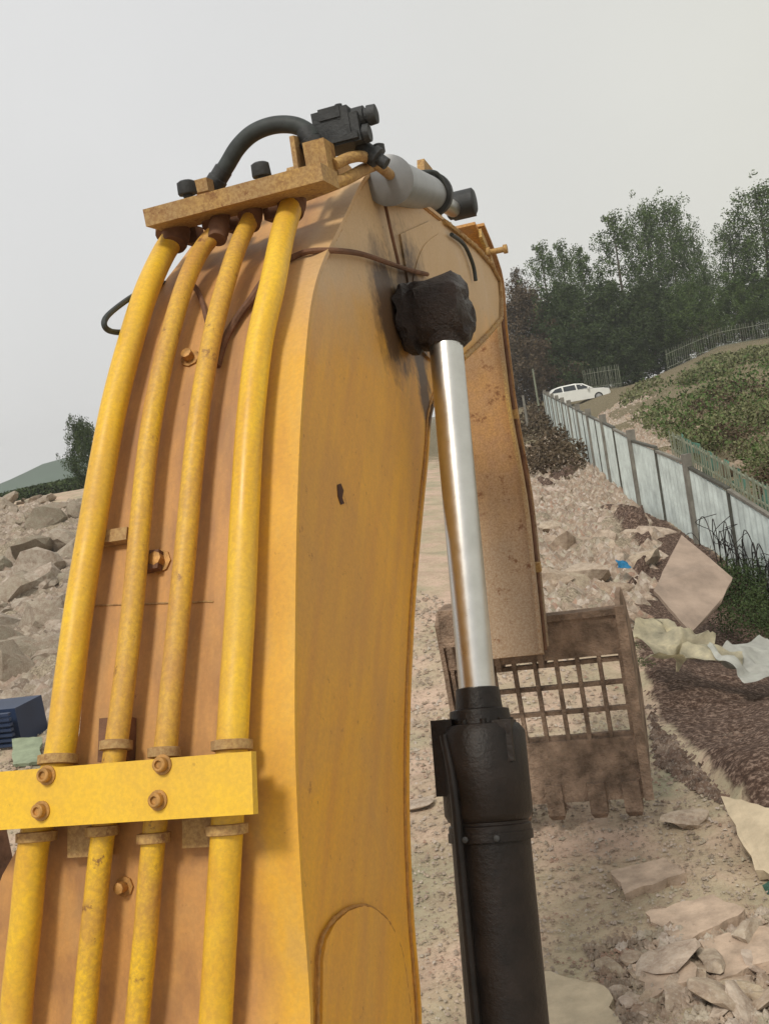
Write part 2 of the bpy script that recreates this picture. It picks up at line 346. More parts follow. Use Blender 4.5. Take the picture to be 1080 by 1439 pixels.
def ground_mat():
    m, n, b = nodes('dusty_site_ground'); v = pos(n)
    big = noise_n(n, .9, 6, .65, v, .3); mid = noise_n(n, 2.6, 6, .65, v, .4); fine = noise_n(n, 24, 6, .75, v); grit = noise_n(n, 90, 3, .8, v)
    sand = ramp(n, big, [(.33, (.33, .31, .21)), (.47, (.45, .37, .26)), (.60, (.54, .40, .31))])
    sand = mixc(n, ramp(n, mid, [(.44, 0), (.70, .55)]), sand, (.30, .215, .155))
    sand = mixc(n, ramp(n, fine, [(.36, .6), (.5, 0)]), sand, (.24, .17, .12))
    sand = mixc(n, ramp(n, grit, [(.56, 0), (.7, .5)]), sand, (.58, .50, .42))
    def attr(nm):
        a = n.nodes.new('ShaderNodeAttribute'); a.attribute_name = nm; return a.outputs['Fac']
    def soft(fac, nz_, w=.9):
        ad = n.nodes.new('ShaderNodeMath'); ad.operation = 'MULTIPLY_ADD'; n.links.new(nz_, ad.inputs[0]); ad.inputs[1].default_value = w; n.links.new(fac, ad.inputs[2])
        return ramp(n, ad.outputs[0], [(.8, 0), (1.0, 1)])
    dirt = ramp(n, fine, [(.35, (.035, .022, .016)), (.5, (.080, .050, .037)), (.62, (.26, .19, .15))])
    veg = ramp(n, fine, [(.35, (.05, .045, .02)), (.48, (.12, .10, .05)), (.60, (.32, .27, .20))])
    rubc = ramp(n, fine, [(.36, (.13, .105, .075)), (.5, (.27, .225, .165)), (.64, (.42, .36, .28))])
    sand = mixc(n, soft(attr('rub'), mid, .8), sand, rubc)
    c = mixc(n, soft(attr('soil'), mid, 1.0), sand, dirt); c = mixc(n, soft(attr('veg'), mid, .8), c, veg)
    n.links.new(c, b.inputs['Base Color']); b.inputs['Roughness'].default_value = .95; b.inputs['Specular IOR Level'].default_value = .15
    bump(n, b, mixc(n, .35, fine, grit), .5, .018)
    return m
gm = ground_mat(); go = link('ground', me, gm, None, True); go['kind'] = 'structure'
# ------------------------------------------------------------------ stones
def rock_mesh(name, seed, sub=2, flat=.6, jag=.35):
    r = random.Random(seed); bm = bmesh.new(); bmesh.ops.create_icosphere(bm, subdivisions=sub, radius=1)
    off = Vector((r.random()*50, r.random()*50, r.random()*50)); planes = []
    for _ in range(13):
        d = Vector((r.gauss(0, 1), r.gauss(0, 1), r.gauss(0, 1))).normalized(); planes.append((d, r.uniform(.32, .72)))
    sc = Vector((1, r.uniform(.6, .9), flat*r.uniform(.7, 1.1)))
    for v in bm.verts:
        c = v.co.copy()
        for d, k in planes:
            e = c.dot(d)-k
            if e > 0: c -= d*e
        c *= 1+.14*jag*noise.noise(c*2.5+off)+.1*jag*noise.noise(c*6+off)
        v.co = Vector((c.x*sc.x, c.y*sc.y, c.z*sc.z))
    bmesh.ops.recalc_face_normals(bm, faces=bm.faces)
    me = bpy.data.meshes.new(name); bm.to_mesh(me); bm.free(); return me
def stone_mat(name, cols, cell=0):
    m, n, b = nodes(name); v = pos(n); oi = n.nodes.new('ShaderNodeObjectInfo')
    rnd = ramp(n, oi.outputs['Random'], [(i/(len(cols)-1), c) for i, c in enumerate(cols)])
    if cell:
        vo = n.nodes.new('ShaderNodeTexVoronoi'); vo.inputs['Scale'].default_value = cell; n.links.new(v, vo.inputs['Vector'])
        sx = n.nodes.new('ShaderNodeSeparateColor'); n.links.new(vo.outputs['Color'], sx.inputs[0]); rnd = ramp(n, sx.outputs[0], [(i/(len(cols)-1), c) for i, c in enumerate(cols)])
    f = noise_n(n, 9, 7, .7, v)
    c = mixc(n, ramp(n, f, [(.35, .7), (.6, 0)]), rnd, (.19, .13, .095))
    c = mixc(n, ramp(n, noise_n(n, 50, 4, .7, v), [(.5, 0), (.7, .35)]), c, (.6, .55, .48))
    n.links.new(c, b.inputs['Base Color']); b.inputs['Roughness'].default_value = .93; b.inputs['Specular IOR Level'].default_value = .2
    bump(n, b, f, .7, .03); return m
M['stone'] = stone_mat('broken_limestone', [(.46, .37, .28), (.34, .26, .19), (.52, .44, .36), (.40, .33, .23), (.55, .45, .38)])
M['flat'] = simple('dusty_flat_stone', (.44, .34, .26), .93, 0, .35, 6, .7, .012, .2)
M['concrete'] = simple('broken_concrete', (.50, .42, .30), .9, 0, .2, 7, .6, .01, .2)
rocks = [rock_mesh('stone', i, 2, .6, 1) for i in range(9)]
for r_ in rocks: r_.materials.append(M['stone'])
M['stone_grey'] = stone_mat('weathered_grey_stone', [(.33, .31, .24), (.24, .21, .16), (.40, .35, .29), (.30, .26, .20), (.44, .37, .31)])
rocksL = [r_.copy() for r_ in rocks]; flats = [rock_mesh('stone', i+40, 2, .3, 1) for i in range(7)]
for r_ in rocksL: r_.materials.clear(); r_.materials.append(M['stone_grey'])
for r_ in flats: r_.materials.append(M['stone'])
def put_stone(p, s, label, group, mesh=None, rot=None, sink=.25, name='stone', cat='stone', par=None):
    me_ = mesh or random.choice(rocks); o = bpy.data.objects.new(name, me_); C.objects.link(o)
    o.location = (p.x, p.y, p.z+s*(.5-sink)*.75); o.rotation_euler = rot or (random.uniform(-.5, .5), random.uniform(-.5, .5), random.uniform(0, 6.28)); o.scale = (s, s*random.uniform(.75, 1.1), s*random.uniform(.7, 1.1))
    return tag(o, label, cat, group)
def scatter_px(poly, n, smin, smax, label, group, dmax=60, pw=2.5, kit=None):
    xs = [p[0] for p in poly]; ys = [p[1] for p in poly]; k = 0; tries = 0
    while k < n and tries < n*6:
        tries += 1; x = random.uniform(min(xs), max(xs)); y = random.uniform(min(ys), max(ys))
        if not inpoly(np.array([x]), np.array([y]), poly)[0]: continue
        p = hit(x, y)
        if p is None or p.length > dmax: continue
        put_stone(p, smin+(smax-smin)*random.random()**pw, label, group, random.choice(kit or rocks)); k += 1
scatter_px([(0, 985), (75, 985), (105, 800), (118, 700), (0, 708)], 150, .24, 1.0, 'broken grey rock on the rubble slope to the left of the yellow boom', 'rocks on the left rubble slope', pw=3, kit=rocksL)
scatter_px([(745, 745), (905, 735), (925, 800), (865, 850), (765, 870)], 62, .24, .8, 'pale broken rock in the heap between the stick and the leaning board', 'rocks heaped behind the bucket')
scatter_px([(735, 615), (790, 620), (850, 690), (800, 700), (735, 720)], 16, .25, .7, 'pale rock on the brown soil strip between stick and white wall', 'rocks along the foot of the wall')
scatter_px([(830, 1350), (1000, 1360), (1078, 1300), (1078, 1437), (880, 1437)], 44, .07, .24, 'small angular pale stone in the bottom right corner', 'stones in the bottom right corner', pw=1.4, kit=flats)
def one_stone(px, py, s, label, rot=(0, 0, 0), i=0, sc=None, cat='stone'):
    p = hit(px, py); o = put_stone(p, s, label, None, rocks[i], rot, .1, 'stone', cat)
    if sc: o.scale = sc
    return o
one_stone(972, 1165, .22, 'angular light stone at the lower edge of the dark soil, beside the pale slab', (0.1, .15, .4), 2, (.26, .15, .17))
one_stone(1052, 1330, .16, 'grey green stone above the corner rubble at the right edge', (.3, 0, 1.2), 4)
one_stone(598, 1135, .16, 'flat pale stone in the gap between the boom and the black cylinder', (0, 0, .3), 5, (.24, .13, .07))
one_stone(800, 838, .42, 'largest pale block at the front of the rock heap above the bucket', (0.2, .1, .2), 3, (.75, .45, .34))
one_stone(812, 775, .5, 'long light boulder lying on top of the rock heap', (0, .2, .1), 6, (.95, .5, .42))
one_stone(865, 795, .3, 'yellowish boulder at the right end of the rock heap', (0, -.1, .6), 7, (.6, .38, .28))
def slab(name, pts3, th, mat, label, cat, jag=.012):
    c = sum(pts3, Vector())/len(pts3); n_ = (pts3[1]-pts3[0]).cross(pts3[2]-pts3[0]).normalized()
    if n_.z < 0: n_ = -n_
    bm = bmesh.new(); ring = []
    for a, b in zip(pts3, pts3[1:]+pts3[:1]):
        for k in range(7):
            p = a.lerp(b, k/7); ring.append(p+(p-c).normalized()*random.uniform(-jag, jag)*1.6)
    top = [bm.verts.new(p+n_*random.uniform(-.003, .003)) for p in ring]; bot = [bm.verts.new(p-n_*th+(c-p).normalized()*random.uniform(0, jag*2)) for p in ring]
    bm.faces.new(top); bm.faces.new(bot[::-1]); N = len(ring)
    for i in range(N): bm.faces.new((top[i], top[(i+1) % N], bot[(i+1) % N], bot[i]))
    o = objb(name, bm, mat, None, bevel=.006 if th > .03 else 0); tag(o, label, cat); o['kind'] = 'thing'; recenter(o, c-n_*th); return o
def gp(px, py, up=0): 
    p = hit(px, py); p = p.copy(); p.z += up; return p
slab('concrete_slab', [gp(1020, 1176, .26), gp(1095, 1200, .26), gp(1150, 1290, .14), gp(1064, 1248, .10)], .07, M['concrete'], 'yellowish concrete slab with a dark broken edge, tilted at the right edge', 'slab')
slab('concrete_slab', [gp(765, 1378, .05), gp(850, 1400, .05), gp(880, 1470, .04), gp(760, 1500, .04)], .06, M['concrete'], 'smooth pale slab at the bottom, just right of the black barrel', 'slab')
scatter_px([(880, 590), (960, 560), (1085, 500), (1085, 690), (960, 650)], 18, .2, .6, 'pale rock among the weeds on the slope behind the wall', 'rocks on the weedy slope behind the wall', 80)
for pts_, lb in (([(905, 1296), (1005, 1276), (1052, 1306), (958, 1338)], 'broad flat slab just above the corner rubble, lying nearly level'),
                 ([(858, 1236), (935, 1222), (968, 1248), (880, 1268)], 'smooth pinkish flat piece in the middle of the open ground right of the barrel'),
                 ([(985, 1338), (1078, 1318), (1100, 1372), (1010, 1392)], 'flat broken slab in the corner rubble by the right edge'),
                 ([(892, 1372), (962, 1352), (985, 1398), (915, 1418)], 'flat broken slab in the corner rubble, nearest to the black barrel')):
    slab('concrete_slab', [gp(a, b, .05+.02*(i_ % 3)) for i_, (a, b) in enumerate(pts_)], .06, M['flat'], lb, 'slab', .010)
# grit: too many to count
def grit(name, n, poly, smin, smax, mat, dmax=40, seed=3, tall=1.0):
    g = np.random.default_rng(seed); xs = np.array([p[0] for p in poly]); ys = np.array([p[1] for p in poly])
    # points spread over the patch of ground the polygon covers
    wp = hits(poly); wx = np.array([p[0] for p in wp]); wy = np.array([p[1] for p in wp]); P = []
    r1 = np.hypot(wx, wy).min(); r2 = min(dmax, np.hypot(wx, wy).max()); a = np.arctan2(wx, wy)
    m_ = 0
    while m_ < n:
        r = np.exp(g.uniform(np.log(r1), np.log(r2), n)); t = g.uniform(a.min(), a.max(), n); x = r*np.sin(t); y = r*np.cos(t)
        k = inpoly(x, y, wp); P.append(np.stack([x[k], y[k]], -1)); m_ += k.sum()
        if len(P) > 60: break
    P = np.concatenate(P)[:n]; n = len(P)
    if n == 0: return
    z = gz_np(P[:, 0], P[:, 1]); nn = np.array([noise.noise((x*.35, y*.35, 3.1))*.07+noise.noise((x*1.6, y*1.6, 7))*.035+(.012) for x, y in P])
    base = np.array([[1, 0, 0], [-.4, .9, 0], [-.6, -.8, 0], [.1, .1, .8], [.2, -.5, .45]]); fc = np.array([[0, 1, 3], [1, 2, 3], [2, 4, 3], [4, 0, 3], [2, 0, 4]])
    s = (smin+(smax-smin)*g.random(n)**3)*np.clip(np.hypot(P[:, 0], P[:, 1])/6, .5, 2.5); th = g.uniform(0, 6.28, n)
    B = base[None]*(1+g.uniform(-.35, .35, (n, 5, 3))); B[..., 2] *= tall
    x = B[..., 0]*np.cos(th)[:, None]-B[..., 1]*np.sin(th)[:, None]; y = B[..., 0]*np.sin(th)[:, None]+B[..., 1]*np.cos(th)[:, None]
    Vv = np.stack([x*s[:, None]+P[:, 0:1], y*s[:, None]+P[:, 1:2], B[..., 2]*s[:, None]+(z+nn)[:, None]-s[:, None]*.1], -1).reshape(-1, 3)
    Ff = (fc[None]+np.arange(n)[:, None, None]*5).reshape(-1, 3)
    o = link(name, mesh_np(name, Vv, Ff, 3), mat); o['kind'] = 'stuff'; return o
M['grit'] = stone_mat('grit', [(.30, .22, .16), (.52, .42, .33), (.24, .19, .14), (.58, .50, .43), (.40, .36, .27), (.36, .22, .16)], 12)
M['grit_grey'] = stone_mat('grey_grit', [(.22, .18, .13), (.46, .39, .31), (.15, .12, .09), (.54, .46, .39), (.34, .29, .22), (.38, .28, .22)], 6)
grit('rubble', 6000, [(835, 592), (880, 560), (930, 560), (930, 620), (1000, 690), (880, 620)], .02, .10, M['grit'], 90, 31, 1.2)
grit('rubble', 3500, [(820, 1340), (1090, 1280), (1150, 1470), (880, 1470)], .008, .04, M['grit'], 10, 32, 1.2)
M['soilgrit'] = stone_mat('soil_clods', [(.08, .05, .036), (.16, .105, .08), (.06, .04, .03), (.30, .23, .18)], 14)
grit('gravel', 42000, [(-200, 900), (500, 800), (760, 880), (930, 1000), (1100, 1190), (1300, 1300), (1300, 1470), (560, 1470), (-200, 1470)], .003, .02, M['grit'])
grit('pale_chips', 2500, [(890, 900), (1100, 900), (1300, 1320), (1085, 1195), (925, 1080)], .004, .02, M['grit'], 14, 15)
grit('soil_clods', 26000, [(890, 860), (1100, 870), (1300, 1000), (1300, 1320), (1085, 1195), (925, 1080)], .008, .05, M['soilgrit'], 14, 5)
grit('rubble', 30000, [(-60, 1010), (120, 1000), (140, 705), (-60, 735)], .03, .17, M['grit_grey'], 60, 6, .75)
grit('rubble', 9000, [(735, 600), (790, 612), (925, 760), (925, 830), (860, 900), (735, 910)], .02, .13, M['grit'], 50, 8, 1.2)
#%%PART2
# ------------------------------------------------------------------ distant hills
def ridge(name, px0, px1, pys, d, depth, mat, kind='structure'):
    bm = bmesh.new(); n = 40; rows = []
    for i in range(n+1):
        px = px0+(px1-px0)*i/n; t = (px-pys[0][0])/(pys[-1][0]-pys[0][0])
        py = np.interp(px, [p[0] for p in pys], [p[1] for p in pys]); c = W(px, py, d)
        c.z += noise.noise((px*.03, d, 0))*d*.002
        out = Vector((c.x, c.y, 0)).normalized()
        row = []
        for k in range(7):
            s = (k-3)/3; q = c+out*depth*s; q.z = -2+(c.z+2)*(1-abs(s)**1.6)+noise.noise((q.x*8/d, q.y*8/d, 3))*d*.002*(abs(s) > 0)
            row.append(bm.verts.new(q))
        rows.append(row)
    for A, B in zip(rows, rows[1:]):
        for k in range(6): bm.faces.new((A[k], B[k], B[k+1], A[k+1]))
    o = objb(name, bm, mat, None, True); o['kind'] = kind; return o
M['farhill'] = simple('far_wooded_hill', (.09, .13, .10), 1, 0, .2, .01, 0, 0, 0)
ridge('hills', -400, 520, [(-400, 740), (-100, 700), (0, 682), (60, 652), (110, 640), (200, 655), (300, 650), (520, 640)], 480, 90, M['farhill'])
# ------------------------------------------------------------------ foliage
def leaf_mat(name, cols):
    m, n, b = nodes(name); v = pos(n); f = noise_n(n, .9, 4, .6, v); f2 = noise_n(n, 9, 2, .6, v)
    c = ramp(n, mixc(n, .5, f, f2), [(.34, cols[0]), (.5, cols[1]), (.66, cols[2])])
    n.links.new(c, b.inputs['Base Color']); b.inputs['Roughness'].default_value = .75; b.inputs['Specular IOR Level'].default_value = .25
    return m
M['leafA'] = leaf_mat('poplar_leaves', [(.035, .062, .014), (.065, .108, .028), (.125, .17, .055)])
M['leafB'] = leaf_mat('dark_leaves', [(.02, .036, .01), (.038, .062, .018), (.08, .11, .038)])
M['leafC'] = leaf_mat('dry_brown_leaves', [(.05, .035, .02), (.085, .06, .035), (.13, .10, .06)])
M['leafD'] = leaf_mat('weedy_leaves', [(.07, .085, .03), (.14, .15, .065), (.26, .26, .15)])
M['bark'] = simple('bark', (.12, .10, .08), .95, 0, .3, 6, .5, .02, .1)
def leaves_np(P, s, g, up=.3):
    n = len(P); a = g.normal(size=(n, 3)); a /= np.linalg.norm(a, axis=1)[:, None]; b = g.normal(size=(n, 3)); b -= a*(a*b).sum(1)[:, None]; b /= np.linalg.norm(b, axis=1)[:, None]
    s = s[:, None]; V = np.stack([P-a*s, P-b*s*.55, P+a*s, P+b*s*.55], 1).reshape(-1, 3)
    return V, np.arange(n*4).reshape(-1, 4)
def crown_pts(g, H, R, n, spires, base=.18, spread=1.0):
    """points in tufts on ascending branches, loose towards the top so that sky shows through"""
    out = []; limbs = []; wts_ = []
    for k in range(spires):
        t = base+(1-base)*(k/spires)**.9; ang = k*2.4+g.uniform(-.5, .5); prof = sin(pi*min(1, max(.05, .18+.80*(t-base)/(1-base))))**.7
        rad = R*prof*g.uniform(.55, 1.1)*spread; st = np.array([0, 0, H*(t*.86-.04)]); tip = np.array([cos(ang)*rad, sin(ang)*rad, H*min(1.0, t*.9+g.uniform(.07, .17))])
        if k == spires-1: tip = np.array([0, 0, H])
        limbs.append((st, tip)); nt_ = g.integers(5, 9); m_ = max(6, int(n/spires/nt_))
        for q in range(nt_):
            u = .35+.65*(q+g.random())/nt_; c = st*(1-u)+tip*u+g.normal(size=3)*R*.07; w = R*g.uniform(.07, .17)*(1.15-.35*u)+.05
            p = g.normal(size=(m_, 3)); p *= (g.random((m_, 1))**.4)/np.linalg.norm(p, axis=1)[:, None]; out.append(c+p*w*np.array([1, 1, 1.35]))
    return np.concatenate(out), limbs
def tree_meshes(seed, H, R, n, spires, ls, **k):
    g = np.random.default_rng(seed); P, limbs = crown_pts(g, H, R, n, spires, **k)
    V, Fc = leaves_np(P, g.uniform(.6, 1.4, len(P))*ls, g); cm = mesh_np('crown', V, Fc)
    bm = bmesh.new(); tube_bm(bm, [(0, 0, -.5), (.05, 0, H*.3), (0, .08, H*.6), (0, 0, H*.93)], lambda t: .02*H*(1-t)**.8*.6+.03, 8)
    for st, tip in limbs[:16]:
        tube_bm(bm, [st, (st+tip)/2+np.array([0, 0, -.03*H]), tip], lambda t: .05*(1-t)+.015, 5)
    tm = bpy.data.meshes.new('trunk'); bm.to_mesh(tm); bm.free(); return cm, tm
TM = [tree_meshes(11, 16, 4.6, 17000, 76, .10), tree_meshes(12, 16, 3.2, 11000, 56, .10), tree_meshes(13, 12, 5.6, 24000, 90, .13, base=.05), tree_meshes(14, 9, 5.4, 20000, 80, .13, base=.0)]
def tree(px, py_top, d, kind, label, mat='leafA', wf=1.0, base_z=None, group='trees behind the road'):
    top = W(px, py_top, d); x, y = top.x, top.y; z = G(x, y)-.1
    cm, tm = TM[kind]; H0 = (16, 16, 12, 9)[kind]; s = (top.z-z)/H0; key = (kind, mat)
    r = thing('tree', (x, y, z), label, 'tree', group)
    if key not in tree.cache:
        c2 = cm.copy(); c2.materials.append(M[mat]); t2 = tm.copy(); t2.materials.append(M['bark']); tree.cache[key] = (c2, t2)
    c2, t2 = tree.cache[key]; rz = random.uniform(0, 6.28)
    for nm, m_ in (('crown', c2), ('trunk', t2)):
        o = bpy.data.objects.new(nm, m_); C.objects.link(o); o.parent = r; o.rotation_euler = (0, 0, rz); o.scale = (s*wf, s*wf, s)
    return r
tree.cache = {}
for px, py, d, k, lb, mt, wf in [
    (722, 378, 98, 1, 'low brownish tree right behind the edge of the stick', 'leafC', .9),
    (757, 342, 96, 1, 'slim upright tree, first tall tip to the right of the excavator stick', 'leafA', .9),
    (785, 340, 97, 1, 'slim upright tree, second tall tip to the right of the excavator stick', 'leafA', .8),
    (812, 346, 95, 1, 'slim upright tree just left of the dip before the tall poplars', 'leafA', .95),
    (858, 300, 95, 1, 'narrow poplar standing left of the widest poplar', 'leafA', 1.05),
    (900, 284, 96, 0, 'tall poplar with two close tips, in the middle of the tree line', 'leafA', .8),
    (932, 281, 95, 0, 'tallest poplar in the middle of the tree line, right of the twin tips', 'leafA', .9),
    (960, 325, 94, 0, 'poplar on the right shoulder of the tallest one, above the car road', 'leafA', .75),
    (988, 372, 96, 1, 'small loose tree in the gap between the poplars and the right hand trees', 'leafA', 1.0),
    (1022, 318, 88, 0, 'thin crowned tree at the left side of the right hand group', 'leafA', 1.15),
    (1062, 258, 86, 0, 'tallest tree of the right hand group, cut by the picture edge', 'leafA', 1.3),
    (1100, 300, 84, 0, 'tree mostly beyond the right picture edge', 'leafA', 1.1),
    (730, 410, 92, 2, 'brownish bushy tree behind the excavator stick, lower row', 'leafC', 1.0),
    (785, 405, 90, 2, 'dark bushy tree above the white car, lower row', 'leafB', 1.0),
    (845, 400, 91, 2, 'dark bushy tree right of the white car, lower row', 'leafB', 1.05),
    (905, 398, 90, 2, 'dark bushy tree under the tallest poplar, lower row', 'leafB', 1.1),
    (965, 400, 88, 2, 'green bushy tree above the railing, lower row', 'leafA', 1.1),
    (1030, 395, 86, 2, 'green bushy tree under the right hand group, lower row', 'leafA', 1.2),
    (1090, 380, 84, 2, 'bushy tree at the right picture edge, lower row', 'leafA', 1.2),
    (740, 478, 88, 3, 'low brown shrub beside the stick, left of the car', 'leafC', 1.3),
    (800, 470, 89, 3, 'low dark shrub directly behind the white car', 'leafB', 1.4),
    (860, 465, 90, 3, 'low dark shrub behind the car bonnet', 'leafB', 1.4),
    (925, 460, 90, 3, 'low dark shrub behind the left railing', 'leafB', 1.4),
    (990, 440, 89, 3, 'low green shrub behind the right railing', 'leafD', 1.4),
    (1060, 430, 87, 3, 'low green shrub at the right edge behind the railing', 'leafD', 1.4)]:
    tree(px, py, d, k, lb, mt, wf)
tree(112, 592, 60, 3, 'lone dark round tree on the left skyline beside the yellow boom', 'leafB', .62, group='lone tree')
# ground cover on the slope behind the wall, and the hedge strip on the left skyline
def cover(name, poly, n, h, s, mat, seed, dmax=95):
    g = np.random.default_rng(seed); wp = hits(poly); a = np.array(wp); P = []
    ar = np.arctan2(a[:, 0], a[:, 1]); rad = np.hypot(a[:, 0], a[:, 1]); tot = 0; it = 0
    while tot < n and it < 80:
        r = np.exp(g.uniform(np.log(rad.min()), np.log(rad.max()), n)); t = g.uniform(ar.min(), ar.max(), n); x = r*np.sin(t); y = r*np.cos(t)
        k = inpoly(x, y, wp); nn = np.array([noise.noise((x_*.45+seed*7.3, y_*.45, seed*1.37))*1.2+.35*noise.noise((x_*2, y_*2, seed*1.37)) for x_, y_ in zip(x[k][:n], y[k][:n])]); kk = nn > g.uniform(.0, .5, len(nn))
        P.append(np.stack([x[k][:n][kk], y[k][:n][kk], nn[kk]], -1)); tot += kk.sum(); it += 1
    P = np.concatenate(P)[:n]; z = gz_np(P[:, 0], P[:, 1]); hh = h*(.45+P[:, 2]+.5)*g.random(len(P))
    sc = np.clip(np.hypot(P[:, 0], P[:, 1])/30, .6, 2)
    V, Fc = leaves_np(np.stack([P[:, 0], P[:, 1], z+hh], -1), s*sc*g.uniform(.6, 1.4, len(P)), g)
    o = link(name, mesh_np(name, V, Fc), mat); o['kind'] = 'stuff'; return o
cover('undergrowth', [(1085, 712), (960, 655), (905, 610), (870, 575), (900, 545), (1000, 510), (1150, 480), (1200, 760)], 20000, .45, .05, M['leafD'], 4)
cover('undergrowth', [(1085, 712), (960, 655), (905, 610), (900, 560), (1000, 530), (1150, 520), (1200, 760)], 5000, .8, .05, M['leafA'], 14)
cover('undergrowth', [(1085, 712), (975, 655), (955, 600), (1000, 560), (1150, 540), (1200, 760)], 13000, .4, .05, M['leafC'], 6)
cover('undergrowth', [(700, 600), (760, 575), (790, 610), (830, 660), (800, 690), (740, 690)], 5000, .6, .06, M['leafC'], 9)
hp = [W(-120, 735, 66), W(0, 705, 66), (W(60, 690, 66)), W(130, 676, 66), W(260, 655, 66)]
def hedge():
    g = np.random.default_rng(2); P = []
    rs = resample(hp, 60)
    for q in rs:
        m_ = 420; P.append(np.stack([g.normal(q.x, .8, m_), g.normal(q.y, .7, m_), q.z-.6+g.uniform(0, 1.0, m_)*1.0], -1))
    P = np.concatenate(P); V, Fc = leaves_np(P, g.uniform(.05, .16, len(P)), g); o = link('hedge', mesh_np('hedge', V, Fc), M['leafB'])
    tag(o, 'low dark green hedge line along the top of the left rubble slope', 'hedge')
hedge()
cover('weeds', [(1000, 880), (1030, 820), (1085, 850), (1085, 930), (1000, 915)], 9000, .5, .03, M['leafB'], 21)  # weeds in dark leaves, packed dense to stand in for the greenery's shadow
cover('weeds', [(880, 850), (940, 880), (930, 960), (885, 940)], 1500, .12, .014, M['leafB'], 23)

# ------------------------------------------------------------------ the white site wall
M['panel'] = simple('pale_painted_sheet_panel', (.60, .68, .66), .7, 0, .28, 2.6, .35, .01, .3)
M['post'] = simple('grey_concrete_post', (.20, .19, .165), .9, 0, .3, 5, .4, .01, .2)
M['gap'] = simple('dark_steel_strip', (.10, .10, .085), .7, .3, .3, 8, .3, .004, .3)
M['white'] = simple('white_car_paint', (.72, .73, .70), .25, 0, .06, 2, 0, 0, .6)
M['picket'] = simple('weathered_steel_pickets', (.20, .22, .16), .6, 0, .2, 4, .2, .004, .4)
M['green'] = simple('green_netting', (.10, .21, .16), .8, 0, .4, 5, .3, .01, .2)
WP = [(1420, 1130, 10.8, 1.5), (1190, 935, 13.3, 1.5), (1080, 850, 15.5, 1.45), (1027, 803, 17, 1.45), (960, 755, 19.5, 1.55), (907, 727, 22.3, 1.65), (873, 700, 25, 1.75), (840, 668, 30.5, 1.75), (812, 640, 38, 1.8), (785, 612, 50, 1.8), (768, 594, 62, 1.8)]
wb = [W(a, b, c) for a, b, c, h_ in WP]; wh = [q[3] for q in WP]
wall = thing('site_wall', wb[6], 'long pale site wall of sheet panels between grey posts, running back towards the car', 'wall')
cum = [0]
for a, b in zip(wb, wb[1:]): cum.append(cum[-1]+(b-a).length)
def wall_at(s):
    i = max(k for k in range(len(cum)-1) if cum[k] <= s+1e-6); t = (s-cum[i])/(cum[i+1]-cum[i]); return wb[i].lerp(wb[i+1], t), wh[i]+(wh[i+1]-wh[i])*t
s = 0; idx = 0
post_me = None
while s < cum[-1]-1.2:
    step = 2.05; a, ha = wall_at(s); b, hb_ = wall_at(min(s+step, cum[-1]-.01)); d = (b-a); L_ = Vector((d.x, d.y, 0)).length; dh = Vector((d.x, d.y, 0)).normalized(); nn = dh.cross(ZV)
    bm = bmesh.new(); n = 17; th = .03; F_, B_ = [], []
    for k in range(n+1):        # lightly ribbed sheet
        t = .02+.96*k/n; off = nn*(.018 if k % 2 == 1 else 0); p = a.lerp(b, t)+off; hh = ha+(hb_-ha)*t
        F_.append((bm.verts.new(p+ZV*-.3), bm.verts.new(p+ZV*(hh-.03)))); B_.append((bm.verts.new(p-nn*th+ZV*-.3), bm.verts.new(p-nn*th+ZV*(hh-.03))))
    for k in range(n):
        bm.faces.new((F_[k][0], F_[k+1][0], F_[k+1][1], F_[k][1])); bm.faces.new((B_[k][0], B_[k][1], B_[k+1][1], B_[k+1][0])); bm.faces.new((F_[k][1], F_[k+1][1], B_[k+1][1], B_[k][1]))
    bm.faces.new((F_[0][0], F_[0][1], B_[0][1], B_[0][0])); bm.faces.new((F_[n][0], B_[n][0], B_[n][1], F_[n][1]))
    objb('wall_panel', bm, M['panel'], wall)
    big = idx % 2 == 0; w_ = .17 if big else .05
    box('wall_post' if big else 'joint_strip', a+ZV*((ha+(.22 if big else .02))/2-.15), dh, nn, ZV, w_, .16 if big else .09, ha+.3+(.22 if big else .02), M['post'] if big else M['gap'], wall, .006)
    box('top_rail', a.lerp(b, .5)+ZV*((ha+hb_)/2+.015), d.normalized(), nn, dh.cross(nn).normalized(), d.length*1.0-.01, .07, .05, M['gap'] if idx % 2 else M['post'], wall, .004)
    s += step; idx += 1
# picket fences
def pickets(pts, h, n, label, group=None, mat='picket', w=.022, lean=0):
    pl = resample(pts, n); r = thing('picket_fence', pl[0], label, 'fence', group)
    d = (pl[-1]-pl[0]); dh = Vector((d.x, d.y, 0)).normalized(); nn = dh.cross(ZV)
    bm = bmesh.new(); box_bm(bm, Vector((0, 0, h/2)), dh, nn, ZV, w, .02, h); me_ = bpy.data.meshes.new('picket'); bm.to_mesh(me_); bm.free(); me_.materials.append(M[mat])
    for q in pl:
        o = bpy.data.objects.new('picket', me_); C.objects.link(o); o.parent = r; o.location = q-pl[0]; o.rotation_euler = (random.uniform(-.05, .05)+lean, random.uniform(-.05, .05), 0)
    for hh in (.2, .8):
        tube('rail', [q+ZV*h*hh+nn*.03 for q in pl[::max(1, n//10)]]+[pl[-1]+ZV*h*hh+nn*.03], .02, M[mat], r, 6)
    return r
def gpt(px, py, d): 
    p = W(px, py, d); p.z = G(p.x, p.y)-.05; return p
pickets([gpt(822, 546, 84), gpt(850, 542, 83), gpt(872, 536, 82)], 1.9, 26, 'steel railing behind the bonnet of the white car')
pickets([gpt(938, 525, 80), gpt(975, 508, 80), gpt(1010, 492, 79), gpt(1085, 475, 77)], 1.7, 48, 'steel railing climbing the slope on the right, below the shrubs')
top = [wall_at(x) for x in np.linspace(.2, cum[4], 10)]
